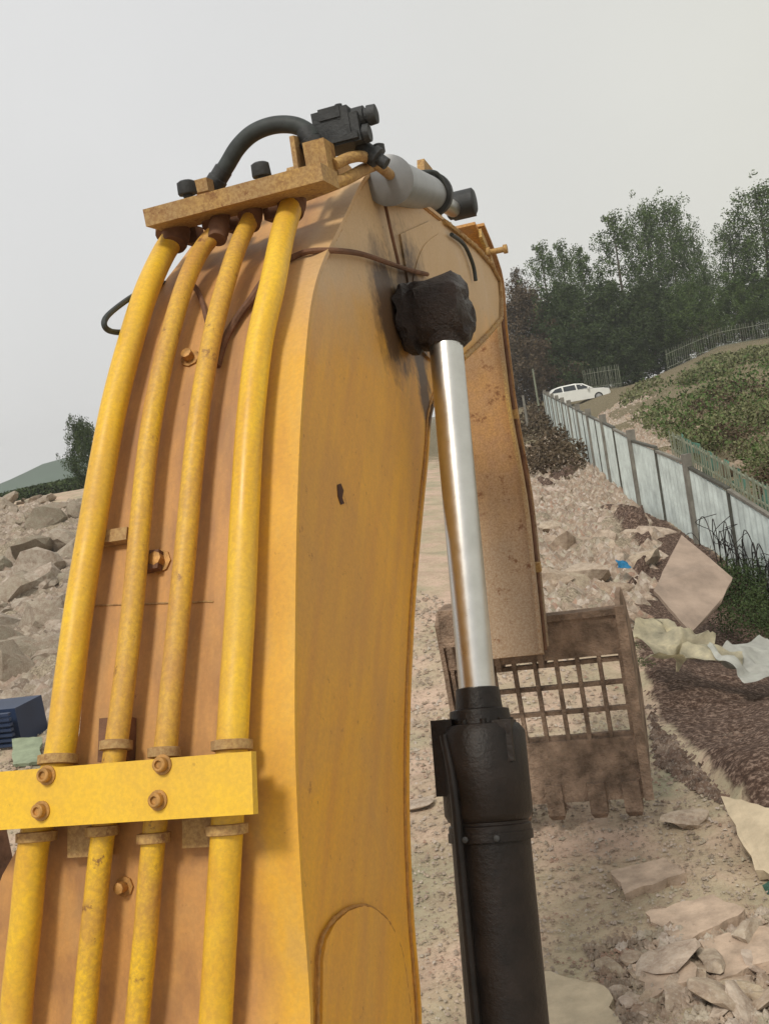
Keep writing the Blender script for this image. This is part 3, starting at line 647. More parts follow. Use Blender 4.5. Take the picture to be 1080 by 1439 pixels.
pickets([a+ZV*(hh+.02)+Vector((.05, .05, 0)) for a, hh in top], .45, 70, 'short thin pickets standing on top of the near end of the pale wall', w=.018)
# green netting snagged along the wall top
def net(name, P4, nu, nv, amp, mat, label, cat, th=.004, freq=2.0, seed=0, ragged=False):
    bm = bmesh.new(); g = []
    a, b, c, d = P4; nrm = (b-a).cross(d-a).normalized()
    if nrm.z < 0: nrm = -nrm
    for i in range(nu+1):
        row = []
        for j in range(nv+1):
            u, v = i/nu, j/nv; p = a.lerp(b, u).lerp(d.lerp(c, u), v); L_ = (b-a).length
            q = (p.x*freq, p.y*freq, p.z*freq+seed); k = 1-abs(noise.noise(q))*2
            p = p+nrm*amp*(k*.7+noise.noise((q[0]*2.7, q[1]*2.7, q[2]))*.5)+Vector((noise.noise((q[0], 5, q[1])), noise.noise((q[1], 8, q[0])), 0))*amp*1.2
            row.append(bm.verts.new(p))
        g.append(row)
    for i in range(nu):
        for j in range(nv): bm.faces.new((g[i][j], g[i+1][j], g[i+1][j+1], g[i][j+1]))
    if ragged: bmesh.ops.delete(bm, geom=[f for f in bm.faces if noise.noise(f.calc_center_median()*3.3+Vector((seed, 0, 0))) > ragged], context='FACES')
    bmesh.ops.solidify(bm, geom=bm.faces[:], thickness=th)
    o = objb(name, bm, mat, None, smooth=True); tag(o, label, cat); recenter(o, a); return o
p1, h1 = wall_at(cum[4]-1.2); p2, h2 = wall_at(cum[4]+1.3)
nnw = (p2-p1).cross(ZV).normalized(); side = -1 if nnw.dot(p1-CAM) > 0 else 1
q1, k1 = wall_at(.6); q2, k2 = wall_at(cum[4]-.3); net('netting', [q1+ZV*(k1-.28)-nnw*side*.12, q2+ZV*(k2-.35)-nnw*side*.12, q2+ZV*(k2+.45)-nnw*side*.14, q1+ZV*(k1+.35)-nnw*side*.14], 90, 12, .06, M['green'], 'torn green netting strung behind the short pickets along the near top of the wall', 'netting', seed=3, freq=2.5, ragged=-.02)
# tangle of thin dark wire against the wall
def wires():
    a, ha = wall_at(cum[1]+.9); b, hb_ = wall_at(cum[3]); nn = (b-a).cross(ZV).normalized(); sd_ = -1 if nn.dot(a-CAM) > 0 else 1
    bm = bmesh.new()
    for k in range(26):
        t = random.uniform(-.1, .9); c = a.lerp(b, t)+nn*sd_*random.uniform(.1, .4); d = (b-a).normalized(); L_ = random.uniform(.5, 1.1); w_ = random.uniform(-.7, .7)
        pts = [c+ZV*(-.2), c+ZV*L_*.6+d*w_*.2, c+ZV*L_*1.05+d*w_*.6, c+ZV*L_*.9+d*w_*1.1, c+ZV*L_*.45+d*w_*1.35]
        tube_bm(bm, catmull(pts, 5), .008, 5)
    for k in range(30):
        c = a.lerp(b, random.uniform(-.1, .95))+nn*sd_*random.uniform(.1, .4)+ZV*random.uniform(0, .6); pts = [c]
        for q in range(4): pts.append(pts[-1]+Vector((random.uniform(-.3, .3), random.uniform(-.3, .3), random.uniform(-.1, .35))))
        tube_bm(bm, catmull(pts, 4), .006, 4)
    o = objb('wire_tangle', bm, M['black'], None, True); tag(o, 'tangle of thin black wires and stems against the wall at the right edge', 'wires'); recenter(o, a)
wires()
# pole and post left of the wall end
def pole(px, py, d, h, r, mat, label, cat='pole'):
    p = gpt(px, py, d); o = tube('pole', [p, p+ZV*h*.5, p+ZV*h], lambda t: r*(1-.2*t), mat, None, 10); tag(o, label, cat); recenter(o, p)
pole(757, 575, 66, 3.4, .07, M['picket'], 'thin white pole standing at the far end of the wall beside the car')
pole(738, 580, 60, 2.2, .09, M['post'], 'short grey post between the excavator stick and the white pole')
pole(728, 585, 58, 2.4, .07, M['rusty'], 'dark short post close to the edge of the stick')

# ------------------------------------------------------------------ white car
def car():
    c0 = gpt(812, 569, 77); c0.z = W(812, 569, 77).z+.02
    fw = Vector((cos(RAD(-4)), sin(RAD(-4)), 0)); sd_ = ZV.cross(fw); L = 4.75; Wd = 1.85
    r = thing('parked_car', c0, 'white car parked on the road beyond the far end of the wall', 'car')
    P = lambda x, y, z: c0+fw*x+sd_*y+ZV*z
    M['glass'] = simple('dark_car_glass', (.02, .025, .03), .08, 0, .1, 2, 0, 0, .6); M['tyre'] = simple('tyre_rubber', (.02, .02, .02), .85, 0, .2, 20, .2, .004, .3); M['rim'] = simple('alloy_rim', (.4, .4, .4), .35, .8, .1, 9, 0, 0, .5)
    lower = [(-2.35, .35), (-2.38, .75), (-2.28, 1.02), (-1.9, 1.08), (1.0, 1.02), (1.9, .92), (2.28, .78), (2.36, .55), (2.3, .3), (1.82, .26), (1.05, .26), (-1.05, .26), (-1.85, .26)]
    bm = bmesh.new(); rings = []
    for y, k in ((-Wd/2, .96), (-Wd/2+.08, 1), (Wd/2-.08, 1), (Wd/2, .96)):
        rings.append([bm.verts.new(P(x*k, y, .62+(z-.62)*k)) for x, z in lower])
    for A, B in zip(rings, rings[1:]):
        for i in range(len(lower)): bm.faces.new((A[i], A[(i+1) % len(lower)], B[(i+1) % len(lower)], B[i]))
    bm.faces.new(rings[0]); bm.faces.new(rings[-1][::-1]); objb('body', bm, M['white'], r, True, 0)
    cab = [(-2.15, 1.05), (-1.75, 1.40), (-1.2, 1.52), (-.2, 1.56), (.45, 1.47), (1.15, 1.04)]
    bm = bmesh.new(); rings = []
    for y, k in ((-Wd/2+.06, 0), (-Wd/2+.22, 1), (Wd/2-.22, 1), (Wd/2-.06, 0)):
        rings.append([bm.verts.new(P(x, y if not (z > 1.2 and k == 0) else y*(1-.14), z if k else min(z, 1.08+(z-1.08)*.93))) for x, z in cab])
    for A, B in zip(rings, rings[1:]):
        for i in range(len(cab)-1): bm.faces.new((A[i], A[i+1], B[i+1], B[i]))
    bm.faces.new(rings[0]); bm.faces.new(rings[-1][::-1]); objb('cabin', bm, M['white'], r, True)
    for xs in ([(-1.95, 1.12), (-1.6, 1.37), (-1.15, 1.44), (-1.1, 1.1)], [(-1.0, 1.1), (-1.02, 1.45), (-.15, 1.47), (-.1, 1.09)], [(0, 1.09), (-.05, 1.47), (.4, 1.4), (.92, 1.08)]):
        for y in (-1, 1):
            q = [P(x, y*((Wd/2-.045) if z < 1.2 else (Wd/2-.16)), z) for x, z in xs]; obj('side_window', q+[v-sd_*y*.03 for v in q], [(0, 1, 2, 3), (7, 6, 5, 4), (0, 4, 5, 1), (1, 5, 6, 2), (2, 6, 7, 3), (3, 7, 4, 0)], M['glass'], r)
    for x in (-1.42, 1.45):
        for y in (-1, 1):
            w_ = lathe('wheel', P(x, y*(Wd/2-.23), .34), sd_*y, [(0, .3), (.03, .345), (.2, .345), (.235, .31), (.24, .2)], M['tyre'], r, 24)
            lathe('rim', P(x, y*(Wd/2-.02), .34), sd_*y, [(0, .22), (.03, .22), (.035, .05), (.04, .04)], M['rim'], w_, 12)
    for y in (-1, 1):
        box('headlight', P(2.2, y*.68, .8), fw, sd_, ZV, .22, .3, .14, M['rim'], r, .02); box('tail_light', P(-2.25, y*.75, .92), fw, sd_, ZV, .16, .24, .15, M['rusty'], r, .02)
        box('mirror', P(.75, y*(Wd/2+.1), 1.08), fw, sd_, ZV, .12, .2, .13, M['white'], r, .02)
car()
# ------------------------------------------------------------------ loose things on the site
M['board'] = simple('pinkish_board', (.31, .24, .19), .8, 0, .3, 2.5, .1, .004, .3)
slab('leaning_board', [W(957, 752, 13.2), W(1029, 812, 12.4), W(1010, 850, 12.0), W(970, 889, 11.35), W(918, 830, 12.0), W(935, 795, 12.6)], .05, M['board'], 'large pinkish board leaning against the foot of the wall', 'board', .004)
M['tarp'] = simple('dirty_white_sheet', (.56, .52, .39), .75, 0, .45, 5, .5, .008, .3)
M['tarp2'] = simple('greyish_white_sheet', (.60, .61, .57), .7, 0, .25, 4, .3, .008, .3)
net('plastic_sheet', [W(882, 890, 10.4), W(930, 876, 10.8), W(1006, 925, 10.0), W(905, 945, 9.7)], 26, 18, .24, M['tarp'], 'yellowish crumpled sheet humped over dark soil, left of the two sheets', 'sheet', freq=2.3)
net('plastic_sheet', [W(985, 925, 10.0), W(1085, 908, 10.6), W(1130, 985, 9.4), W(1052, 972, 9.3)], 26, 18, .18, M['tarp2'], 'grey white crumpled sheet running off the right edge of the photo', 'sheet', freq=2.0, seed=4)
net('sheet_fold', [W(955, 905, 10.05), W(1040, 918, 10.0), W(1045, 940, 9.8), W(960, 930, 9.85)], 14, 6, .07, M['tarp'], 'narrow twisted white fold of sheet between the two crumpled sheets', 'sheet', freq=4, seed=9)
M['blue'] = simple('blue_plastic', (.03, .27, .52), .5, 0, .2, 9, .1, .003, .5)
p = gp(879, 833, .30); net('blue_rag', [p+Vector((-.09, -.07, .09)), p+Vector((.1, -.05, .06)), p+Vector((.12, .09, .15)), p+Vector((-.07, .1, .2))], 8, 8, .05, M['blue'], 'small bright blue scrap of plastic above the top corner of the bucket', 'plastic scrap', freq=7)
p = gp(1077, 1262, .01); net('green_scrap', [p, p+Vector((.06, 0, .03)), p+Vector((.06, .05, .05)), p+Vector((0, .05, .03))], 5, 5, .015, M['green'], 'tiny green scrap under the tilted slab at the right edge', 'plastic scrap', freq=9)
# blue ribbed sheets bottom left
M['navy'] = simple('dark_blue_coated_sheet', (.014, .03, .075), .45, 0, .2, 3, .1, .003, .5)
def ribbed():
    c = hit(-26, 1056); c.z += .22; ax = LV; up = ZV; r = thing('ribbed_sheet_stack', c, 'dark blue ribbed metal box lying on the rubble at the left edge', 'metal box')
    g = G(c.x, c.y); bot = c.z-.3; top_ = c.z+.2
    box('core', c+ZV*((bot+top_)/2-c.z)+HV*.35, LV, HV, ZV, .95, .5, top_-bot, M['navy'], r, .01)
    n = 7
    for k in range(n): box('rib', c+ZV*((top_-.03-k*.058)-c.z)+HV*-.02, LV, HV, ZV, .97, .05, .03, M['navy'], r, .008)
ribbed()
M['mint'] = simple('pale_green_sheet', (.25, .29, .20), .8, 0, .3, 4, .3, .01, .2)
slab('green_board', [gp(20, 1083, .05), gp(58, 1078, .05), gp(62, 1050, .12), gp(20, 1056, .14)], .04, M['mint'], 'small grey green board on the ground under the blue ribbed box', 'board', .01)
bin_ = gp(-14, 1262); bx_ = box('rusty_bin', bin_+ZV*.22+LV*-.15, LV, HV, ZV, .5, .4, .5, M['rusty'], None, .02); tag(bx_, 'dark rusty brown box at the left edge, below the yellow clamp bar', 'box'); recenter(bx_, bin_)
#%%PART3
# ================================================================== the excavator
ex = thing('excavator', HLZ(.2, -1.28, -CH), 'huge yellow excavator boom with four pipes, chrome rod, stick and muddy grid bucket', 'excavator')
LR = -.936; LL = -1.50; LC = (LR+LL)/2
def trace(pts, L=LR): return [hz(onL(a, b, L)) for a, b in pts]
topc = [(1.50, -1.98), (1.60, -1.75), (1.75, -1.5)]+trace([(441, 1439), (427, 1230), (419, 1050), (419, 880), (422, 700), (430, 540), (445, 410), (480, 325), (527, 243), (572, 272), (622, 310), (668, 348)])
botc = [(1.78, -2.18), (2.05, -2.02), (2.35, -1.85)]+trace([(590, 1439), (579, 1290), (573, 1140), (574, 1000), (581, 850), (590, 740), (600, 640), (606, 575), (625, 530), (655, 500), (680, 478), (700, 452)])
TOP = [(p[0], p[1]) for p in resample([Vector((a, b, 0)) for a, b in [tuple(q[:2]) for q in catmull([Vector((x, y, 0)) for x, y in topc], 8)]], 90)]
BOT = [(p[0], p[1]) for p in resample([Vector((a, b, 0)) for a, b in [tuple(q[:2]) for q in catmull([Vector((x, y, 0)) for x, y in botc], 8)]], 90)]
# where the two outlines run as a pair, keep the joins roughly square to the boom
def tn(i, P=TOP):
    a = Vector(P[max(0, i-1)]); b = Vector(P[min(len(P)-1, i+1)]); t = (b-a).normalized(); return t, Vector((-t.y, t.x))
boom = thing('boom', (0, 0, 0), '', '')
for k in ('label', 'category'): del boom[k]
boom.parent = ex; boom.location = HLZ(1.7, LC, -1.9)-ex.location
def wide(z):                       # the boom grows wider on its far side towards the foot
    t = min(1, max(0, (-.60-z)/.40)); return -.24*t*t*(3-2*t)
def plate(name, L0, L1, mat, parent, w=0):
    bm = bmesh.new(); A = []
    for L in (L0, L1):
        A.append([[bm.verts.new(HLZ(t[0]+(b[0]-t[0])*k/6, L+w*wide(t[1]), t[1]+(b[1]-t[1])*k/6)) for k in range(7)] for t, b in zip(TOP, BOT)])
    n = len(TOP)
    for s_ in (0, 1):
        for i in range(n-1):
            for k in range(6): bm.faces.new((A[s_][i][k], A[s_][i+1][k], A[s_][i+1][k+1], A[s_][i][k+1]))
    for i in range(n-1):
        for k in (0, 6): bm.faces.new((A[0][i][k], A[0][i+1][k], A[1][i+1][k], A[1][i][k]))
    for i in (0, n-1):
        for k in range(6): bm.faces.new((A[0][i][k], A[0][i][k+1], A[1][i][k+1], A[1][i][k]))
    return objb(name, bm, mat, parent, smooth=True)
plate('side_plate', LR-.026, LR-.012, M['boom_side'], boom)
plate('side_plate', LL+.012, LL+.026, M['boom_side'], boom, 1)
def strip(name, P, off0, off1, L0, L1, mat, parent, i0=0, i1=None, nl=6):
    i1 = i1 or len(P); bm = bmesh.new(); rows = []
    for i in range(i0, i1):
        t, nn = tn(i, P); o0 = (P[i][0]+nn.x*off0, P[i][1]+nn.y*off0); o1 = (P[i][0]+nn.x*off1, P[i][1]+nn.y*off1)
        rows.append([[bm.verts.new(HLZ(o[0], L0+(L1+(wide(P[i][1]) if P is TOP else wide(TOP[i][1]))-L0)*k/nl, o[1])) for k in range(nl+1)] for o in (o0, o1)])
    for a, b in zip(rows, rows[1:]):
        for s_ in (0, 1):
            for k in range(nl): bm.faces.new((a[s_][k], b[s_][k], b[s_][k+1], a[s_][k+1]))
        for k in (0, nl): bm.faces.new((a[0][k], b[0][k], b[1][k], a[1][k]))
    for r in (rows[0], rows[-1]):
        for k in range(nl): bm.faces.new((r[0][k], r[0][k+1], r[1][k+1], r[1][k]))
    return objb(name, bm, mat, parent, smooth=True)
strip('top_plate', TOP, .002, .018, LR, LL, M['boom_top'], boom)
strip('bottom_plate', BOT, -.018, -.002, LR, LL, M['boom_side'], boom)
# weld beads along the crease, seams across the top plate
def bead(name, pts, r, parent, mat='weld'):
    bm = bmesh.new(); pts = resample(pts, max(8, int(sum((a-b).length for a, b in zip(pts, pts[1:]))/.012)))
    tube_bm(bm, pts, r, 6)
    for v in bm.verts: v.co += Vector((noise.noise(v.co*60), noise.noise(v.co*61+Vector((3, 3, 3))), noise.noise(v.co*59)))*r*.5
    return objb(name, bm, M[mat], parent, True)
bead('weld_bead', [HLZ(t[0]-.0, LR-.010, t[1]-.001) for t in TOP[6:]], .006, boom)
bead('weld_bead', [HLZ(t[0]-.0, LR-.010, t[1]+.002) for t in BOT[6:]], .006, boom)

# ---- sight line against the boom's top surface (offset outward), for parts that lie on it
def on_top(px, py, off):
    r = ray(px, py); rh = r.dot(HV); rz = r.z; best = None
    Q = []
    for i in range(len(TOP)):
        t, nn = tn(i); Q.append((TOP[i][0]+nn.x*off, TOP[i][1]+nn.y*off))
    for i in range(len(Q)-1):
        (x1, y1), (x2, y2) = Q[i], Q[i+1]; dx, dy = x2-x1, y2-y1; den = rh*dy-rz*dx
        if abs(den) < 1e-9: continue
        d = (x1*dy-y1*dx)/den; u = (x1*rz-y1*rh)/den
        if -.001 <= u <= 1.001 and d > 0 and (best is None or d < best[0]): best = (d, i, u)
    if best is None: return None
    d, i, u = best; t, nn = tn(i); return CAM+r*d, HV*t.x+ZV*t.y, HV*nn.x+ZV*nn.y, i
def piece(name, pts, off, rad, mat, parent, seg=12, n=8, offs=None, jit=0):
    P = []
    for k, (a, b) in enumerate(pts):
        h_ = on_top(a, b, offs[k] if offs else off)
        if h_ is None: print('MISS', name, a, b); continue
        P.append(h_[0])
    P = catmull(P, n)
    return tube(name, P, rad, mat, parent, seg)
pipes = [
 ([(22, 1560), (22, 1439), (36, 1300), (50, 1175), (82, 1070), (97, 960), (112, 850), (130, 740), (147, 640), (163, 560), (184, 480), (206, 410), (230, 357), (247, 332)], .036),
 ([(108, 1560), (118, 1439), (132, 1290), (146, 1165), (163, 1050), (176, 950), (187, 850), (197, 740), (207, 640), (221, 550), (242, 460), (262, 395), (284, 350), (307, 324)], .027),
 ([(184, 1560), (193, 1439), (205, 1310), (216, 1180), (232, 1060), (240, 980), (250, 880), (262, 760), (272, 650), (283, 560), (299, 470), (317, 400), (335, 345), (354, 305)], .027),
 ([(297, 1560), (303, 1439), (311, 1300), (319, 1165), (326, 1050), (331, 960), (338, 850), (344, 720), (352, 590), (365, 480), (383, 400), (397, 330), (410, 288)], .036)]
pipe_ends = []
for pts, r in pipes:
    n_ = len(pts); offs = [.075]*n_; offs[-1] = .125; offs[-2] = .10; offs[-3] = .085
    o = piece('hydraulic_pipe', pts, .075, r, M['pipe'] if r > .03 else M['pipe_worn'], ex, 20, 8, offs)
    e = on_top(*pts[-1], .125); pipe_ends.append(e)
    d_ = (e[1]*.8+e[2]*.35).normalized()
    lathe('pipe_collar', e[0]-d_*.04, d_, [(0, r*1.03), (.01, r*1.12), (.03, r*1.15), (.034, r*1.22), (.062, r*1.22), (.066, r*1.1), (.12, r*1.1)], M['rusty'], o, 16)
# clamp bar across the pipes
def bar():
    a = on_top(358, 1100, .155); b = on_top(60, 1118, .155); u = a[1]; nn = a[2]; c0 = a[0]; LVd = -LV
    wid = .128; ln = .98; c = c0+LVd*ln/2
    grp = box('clamp_bar', c, LV, u, nn, ln, wid, .024, M['bar'], ex, .004)
    lo = box('clamp_backing', c-nn*.052, LV, u, nn, ln-.05, wid*.9, .02, M['dusty'], grp, .004)
    for px, py in ((67, 1090), (59, 1140), (229, 1075), (223, 1125)):
        r = ray(px, py); d = (c+nn*.012-CAM).dot(nn)/r.dot(nn); q = CAM+r*d
        bm = bmesh.new(); lathe_bm(bm, q, nn, [(0, .022), (.004, .022), (.0045, .016), (.019, .0155), (.021, .013), (.021, .009), (.015, .008)], 18)
        objb('bolt', bm, M['bolt'], grp, smooth=True)
    # saddle shoes gripping the pipes from below
    for k, (pp, r) in enumerate(pipes):
        q = on_top(*[(52, 1176), (144, 1168), (216, 1178), (319, 1166)][k], .075); q2 = on_top(*[(82, 1068), (163, 1048), (231, 1058), (326, 1048)][k], .075)
        for z_ in (q, q2):
            lathe('saddle', z_[0]-z_[1]*.012, z_[1], [(0, r+.003), (.002, r+.011), (.022, r+.011), (.024, r+.003)], M['dusty'], grp, 20)
    box('clamp_foot', on_top(300, 1160, .03)[0], LV, u, nn, .13, .09, .05, M['dusty'], grp, .006)
    box('clamp_foot', on_top(130, 1175, .03)[0], LV, u, nn, .10, .09, .05, M['dusty'], grp, .006)
bar()
# nuts and studs on the top plate
for px, py, r_ in ((176, 1246, .013), (225, 790, .018), (268, 505, .016)):
    q = on_top(px, py, .018); o = lathe('stud', q[0], q[2], [(0, r_*1.8), (.006, r_*1.8), (.007, r_), (.03, r_), (.032, r_*.6)], M['bolt'], boom, 8)
for y0, y1, l0, l1 in ((852, 846, 120, 300),):
    pts = [on_top(l0+(l1-l0)*k/12, y0+(y1-y0)*k/12, .019)[0] for k in range(13)]; bead('cross_weld', pts, .0025, boom, 'dusty')
q = on_top(160, 757, .03); box('pipe_stop', q[0], LV, q[1], q[2], .10, .035, .04, M['dusty'], boom, .006)
q = on_top(215, 790, .03); box('pipe_stop', q[0], LV, q[1], q[2], .05, .05, .035, M['rusty'], boom, .006)
q = on_top(165, 1040, .045); box('pipe_stop', q[0], LV, q[1], q[2], .07, .10, .05, M['rusty'], boom, .012)
# doubler plate (rounded end), streaks and marks on the side plate
def side_poly(name, pxs, th, mat, parent, base=LR-.012, bevel=.004, inner=None):
    P = [onL(a, b, base) for a, b in pxs]; bm = bmesh.new(); A = [bm.verts.new(p+LV*.001) for p in P]; B = [bm.verts.new(p+LV*th) for p in P]
    bm.faces.new(A); bm.faces.new(B[::-1]); n = len(P)
    for i in range(n): bm.faces.new((A[i], A[(i+1) % n], B[(i+1) % n], B[i]))
    return objb(name, bm, mat, parent, bevel=bevel)
arc = [(440, 1600), (446, 1439), (447, 1350), (452, 1322), (465, 1297), (483, 1281), (505, 1273), (526, 1278), (545, 1296), (558, 1322), (566, 1352), (577, 1439), (590, 1600)]
side_poly('doubler_plate', arc, .012, M['boom_side'], boom)
bead('doubler_weld', [onL(a, b, LR-.002) for a, b in catmull([(x, y, 0) for x, y in arc], 4) for a, b in [(a, b)]] if False else [onL(q[0], q[1], LR-.004) for q in catmull([(x, y, 0) for x, y in arc], 4)], .005, boom)
side_poly('gouge', [(473, 682), (478, 680), (482, 690), (480, 700), (483, 708), (478, 710), (474, 698)], .0022, M['scratch'], boom, bevel=0)
# nose of the boom: end plates, pin and rounded boss
pv = HLZ(6.06, LR, .50)
nose = [(560, 330), (600, 312), (624, 311), (668, 347), (690, 372), (702, 395), (704, 420), (704, 448), (690, 466), (670, 486), (651, 504), (620, 520), (585, 480)]
side_poly('nose_plate', nose, .008, M['boom_side'], boom)
bead('nose_rim', [onL(a, b, LR+.006) for a, b in nose[2:11]], .012, boom, 'dusty')
lathe('nose_pin', HLZ(5.62, LL-.03, .60), LV, [(0, .05), (.01, .06), (abs(LL-LR)+.005, .06), (abs(LL-LR)+.01, .05)], M['dusty'], boom, 24)
# reinforcing lug round the cylinder pin, on the side plate
lug = [tuple(q)[:2] for q in catmull([(a, b, 0) for a, b in [(612, 330), (640, 345), (652, 375), (660, 420), (656, 465), (645, 498), (630, 512), (600, 505), (580, 470), (576, 400), (590, 350), (612, 330)]], 6)][:-1]
side_poly('pin_lug', lug, .012, M['boom_side'], boom)

# ---- boom cylinder on the near side
LCY = -.792
A = onL(622, 440, LCY); B = onL(713, 1439, LCY); ax = (B-A).normalized()
def along(px, py): return (onL(px, py, LCY)-A).dot(ax)
tR = along(668, 966); tH = along(676, 1018); tH2 = along(694, 1150)
cyl = lathe('boom_cylinder', A, ax, [(tR, .058), (tR+.004, .072), (tR+.07, .078), (tR+.075, .098), (tH, .102), (tH+.004, .125), (tH+.03, .143), (tH2-.02, .143), (tH2, .132), (tH2+.004, .126), (tH2+.012, .126), (tH2+.016, .133), (tH2+.05, .133), (tH2+.054, .127), (tR+2.3, .127), (tR+2.32, .08)], M['black'], ex, 40)
lathe('rod', A, ax, [(.09, .061), (tR+.02, .061)], M['chrome'], cyl, 48)
# greasy pin boss
def lump(name, bm, amp, freq, mat, parent):
    bmesh.ops.subdivide_edges(bm, edges=[e for e in bm.edges if e.calc_length() > .03], cuts=2, use_grid_fill=True)
    for v in bm.verts: v.co += v.co.normalized()*0+Vector((noise.noise(v.co*freq), noise.noise(v.co*freq+Vector((9, 9, 9))), noise.noise(v.co*freq+Vector((5, 2, 7)))))*amp
    return objb(name, bm, mat, parent, True)
bm = bmesh.new(); lathe_bm(bm, A+LV*(LR-LCY-.0), LV, [(-.01, .10), (.0, .135), (.03, .14), (.05, .118), (.08, .125), (.20, .13), (.225, .12), (.24, .085), (.245, .05)], 36)
lump('pin_boss', bm, .02, 22, M['grease'], cyl)
bm = bmesh.new(); lathe_bm(bm, A, ax, [(-.10, .03), (-.05, .09), (0, .10), (.08, .092), (.12, .07), (.135, .064)], 28)
lump('rod_eye', bm, .012, 25, M['grease'], cyl)
# ports, hose and strap along the barrel
sdv = ax.cross(LV).normalized()
if sdv.dot(HV) > 0: sdv = -sdv
box('port_block', A+ax*(tH+.10)-LV*.11+sdv*.03, LV, ax, sdv, .07, .24, .12, M['black'], cyl, .012)
box('port_block', A+ax*(tH+.06)+LV*.09+sdv*.05, LV, ax, sdv, .06, .13, .10, M['black'], cyl, .012)
tube('feed_pipe', catmull([A+ax*(tH+.03)-LV*.10+sdv*.10, A+ax*(tH+.20)-LV*.075+sdv*.125, A+ax*(tH+.5)-LV*.07+sdv*.13, A+ax*(tH+1.3)-LV*.06+sdv*.135], 8), .016, M['black'], cyl, 12)
lathe('strap', A+ax*(tH2+.035), ax, [(0, .128), (.001, .137), (.028, .137), (.029, .128)], M['black'], cyl, 40)
for da in (-.05, .05):
    q = A+ax*(tH2+.05)+sdv*.134+LV*da; lathe('strap_bolt', q, sdv, [(0, .01), (.008, .01), (.01, .006)], M['iron'], cyl, 8)
for k in range(10):
    an = 2*pi*k/10; ra, rb = frame_of(ax); lathe('head_bolt', A+ax*(tH-.014)+(ra*cos(an)+rb*sin(an))*.10, ax, [(0, .006), (.001, .011), (.02, .011)], M['black'], cyl, 8)
# ---- stick
def prism(name, prof, L0, L1, mat, parent, bevel=.006, taper=None):
    bm = bmesh.new(); A_ = [bm.verts.new(HLZ(x, L0, z)) for x, z in prof]; B_ = [bm.verts.new(HLZ(x, L1, z)) for x, z in prof]
    bm.faces.new(A_); bm.faces.new(B_[::-1]); n = len(prof)
    for i in range(n): bm.faces.new((A_[i], A_[(i+1) % n], B_[(i+1) % n], B_[i]))
    return objb(name, bm, mat, parent, bevel=bevel)
stick = thing('stick', (0, 0, 0), '', '')
for k in ('label', 'category'): del stick[k]
stick.parent = ex; stick.location = HLZ(6.1, LC, .5)-ex.location
SL, SR = -1.50, -1.06
near = [tuple(q)[:2] for q in catmull([(a, b, 0) for a, b in trace([(667, 312), (684, 353), (696, 394), (700, 455), (708, 522), (716, 584), (737, 700), (748, 800), (760, 920)], SR)], 3)]
farp = [(x+.20, z) for x, z in near[::-1]]
prism('stick_body', near+farp, SL+.02, SR-.02, M['stick_mud'], stick, 0)
def ribbon(name, pts, th, L0, L1, mat, parent):
    bm = bmesh.new(); n = len(pts); rows = []
    for i, (x, z) in enumerate(pts):
        a = Vector(pts[max(0, i-1)]); b = Vector(pts[min(n-1, i+1)]); t = (b-a).normalized(); nn = Vector((-t.y, t.x))
        rows.append([bm.verts.new(HLZ(x+nn.x*s_, L, z+nn.y*s_)) for s_, L in ((0, L0), (th, L0), (th, L1), (0, L1))])
    for a, b in zip(rows, rows[1:]):
        for k in range(4): bm.faces.new((a[k], a[(k+1) % 4], b[(k+1) % 4], b[k]))
    bm.faces.new(rows[0][::-1]); bm.faces.new(rows[-1]); return objb(name, bm, mat, parent, smooth=True)
ribbon('near_plate', near, -.02, SL, SR, M['stick_mud'], stick)
ribbon('edge_flange', [(x-.012, z) for x, z in near[1:]], -.06, SR+.001, SR+.02, M['edge'], stick)
ribbon('far_plate', farp, -.02, SL, SR+.02, M['stick_mud'], stick)
lathe('pin_bolt', W(684, 356, 6.3), LV, [(0, .03), (.02, .032), (.022, .018), (.10, .018), (.102, .028), (.125, .028)], M['dusty'], stick, 10)
tube('stick_line', catmull([HLZ(x+.10, SR+.012, z) for x, z in near[6::3]], 6), .013, M['rusty'], stick, 8)
for x, z in (near[15], near[21]):
    box('line_clip', HLZ(x+.05, SR+.02, z), LV, HV, ZV, .05, .05, .06, M['dusty'], stick, .006)
side_box = lambda nm, h_, l_, z_, a_, b_, c_, mat, par, bv=.008: box(nm, HLZ(h_, l_, z_), LV, HV, ZV, a_, b_, c_, mat, par, bv)
prism('cylinder_bracket', [(5.58, 1.05), (5.56, 1.22), (5.66, 1.38), (5.84, 1.36), (5.95, 1.18), (5.80, .98)], SL+.10, SL+.14, M['dusty'], stick)
prism('cylinder_bracket', [(5.58, 1.05), (5.56, 1.22), (5.66, 1.38), (5.84, 1.36), (5.95, 1.18), (5.80, .98)], SR-.14, SR-.10, M['dusty'], stick)

# ---- bucket
bk = thing('bucket', (0, 0, 0), '', '')
for k in ('label', 'category'): del bk[k]
bk.parent = ex; bk.location = HLZ(6.6, -1.16, -1.7)-ex.location
BL, BR = -1.74, -.60; HB = 6.50
side_box('top_beam', HB+.06, (BL+BR)/2, -1.55, BR-BL, .12, .26, M['bucket'], bk, .02)
side_box('top_lip', HB+.03, (BL+BR)/2, -1.405, BR-BL+.03, .10, .04, M['bucket'], bk, .01)
nb = 9
for k in range(nb):
    l_ = BL+.02+(BR-BL-.04)*k/(nb-1); o = side_box('grid_bar', HB+.02+.006*(k % 2), l_, -1.96, .026, .034, .56, M['bucket'], bk, .006); 
for k, z_ in enumerate((-1.72, -1.87, -2.04, -2.21)): side_box('grid_bar', HB+.045, (BL+BR)/2, z_, BR-BL, .03, .028, M['bucket'], bk, .006)
prism('lip_plate', [(HB, -2.22), (HB+.05, -2.22), (HB+.02, -2.62), (HB-.03, -2.62)], BL, BR, M['bucket'], bk, .006)
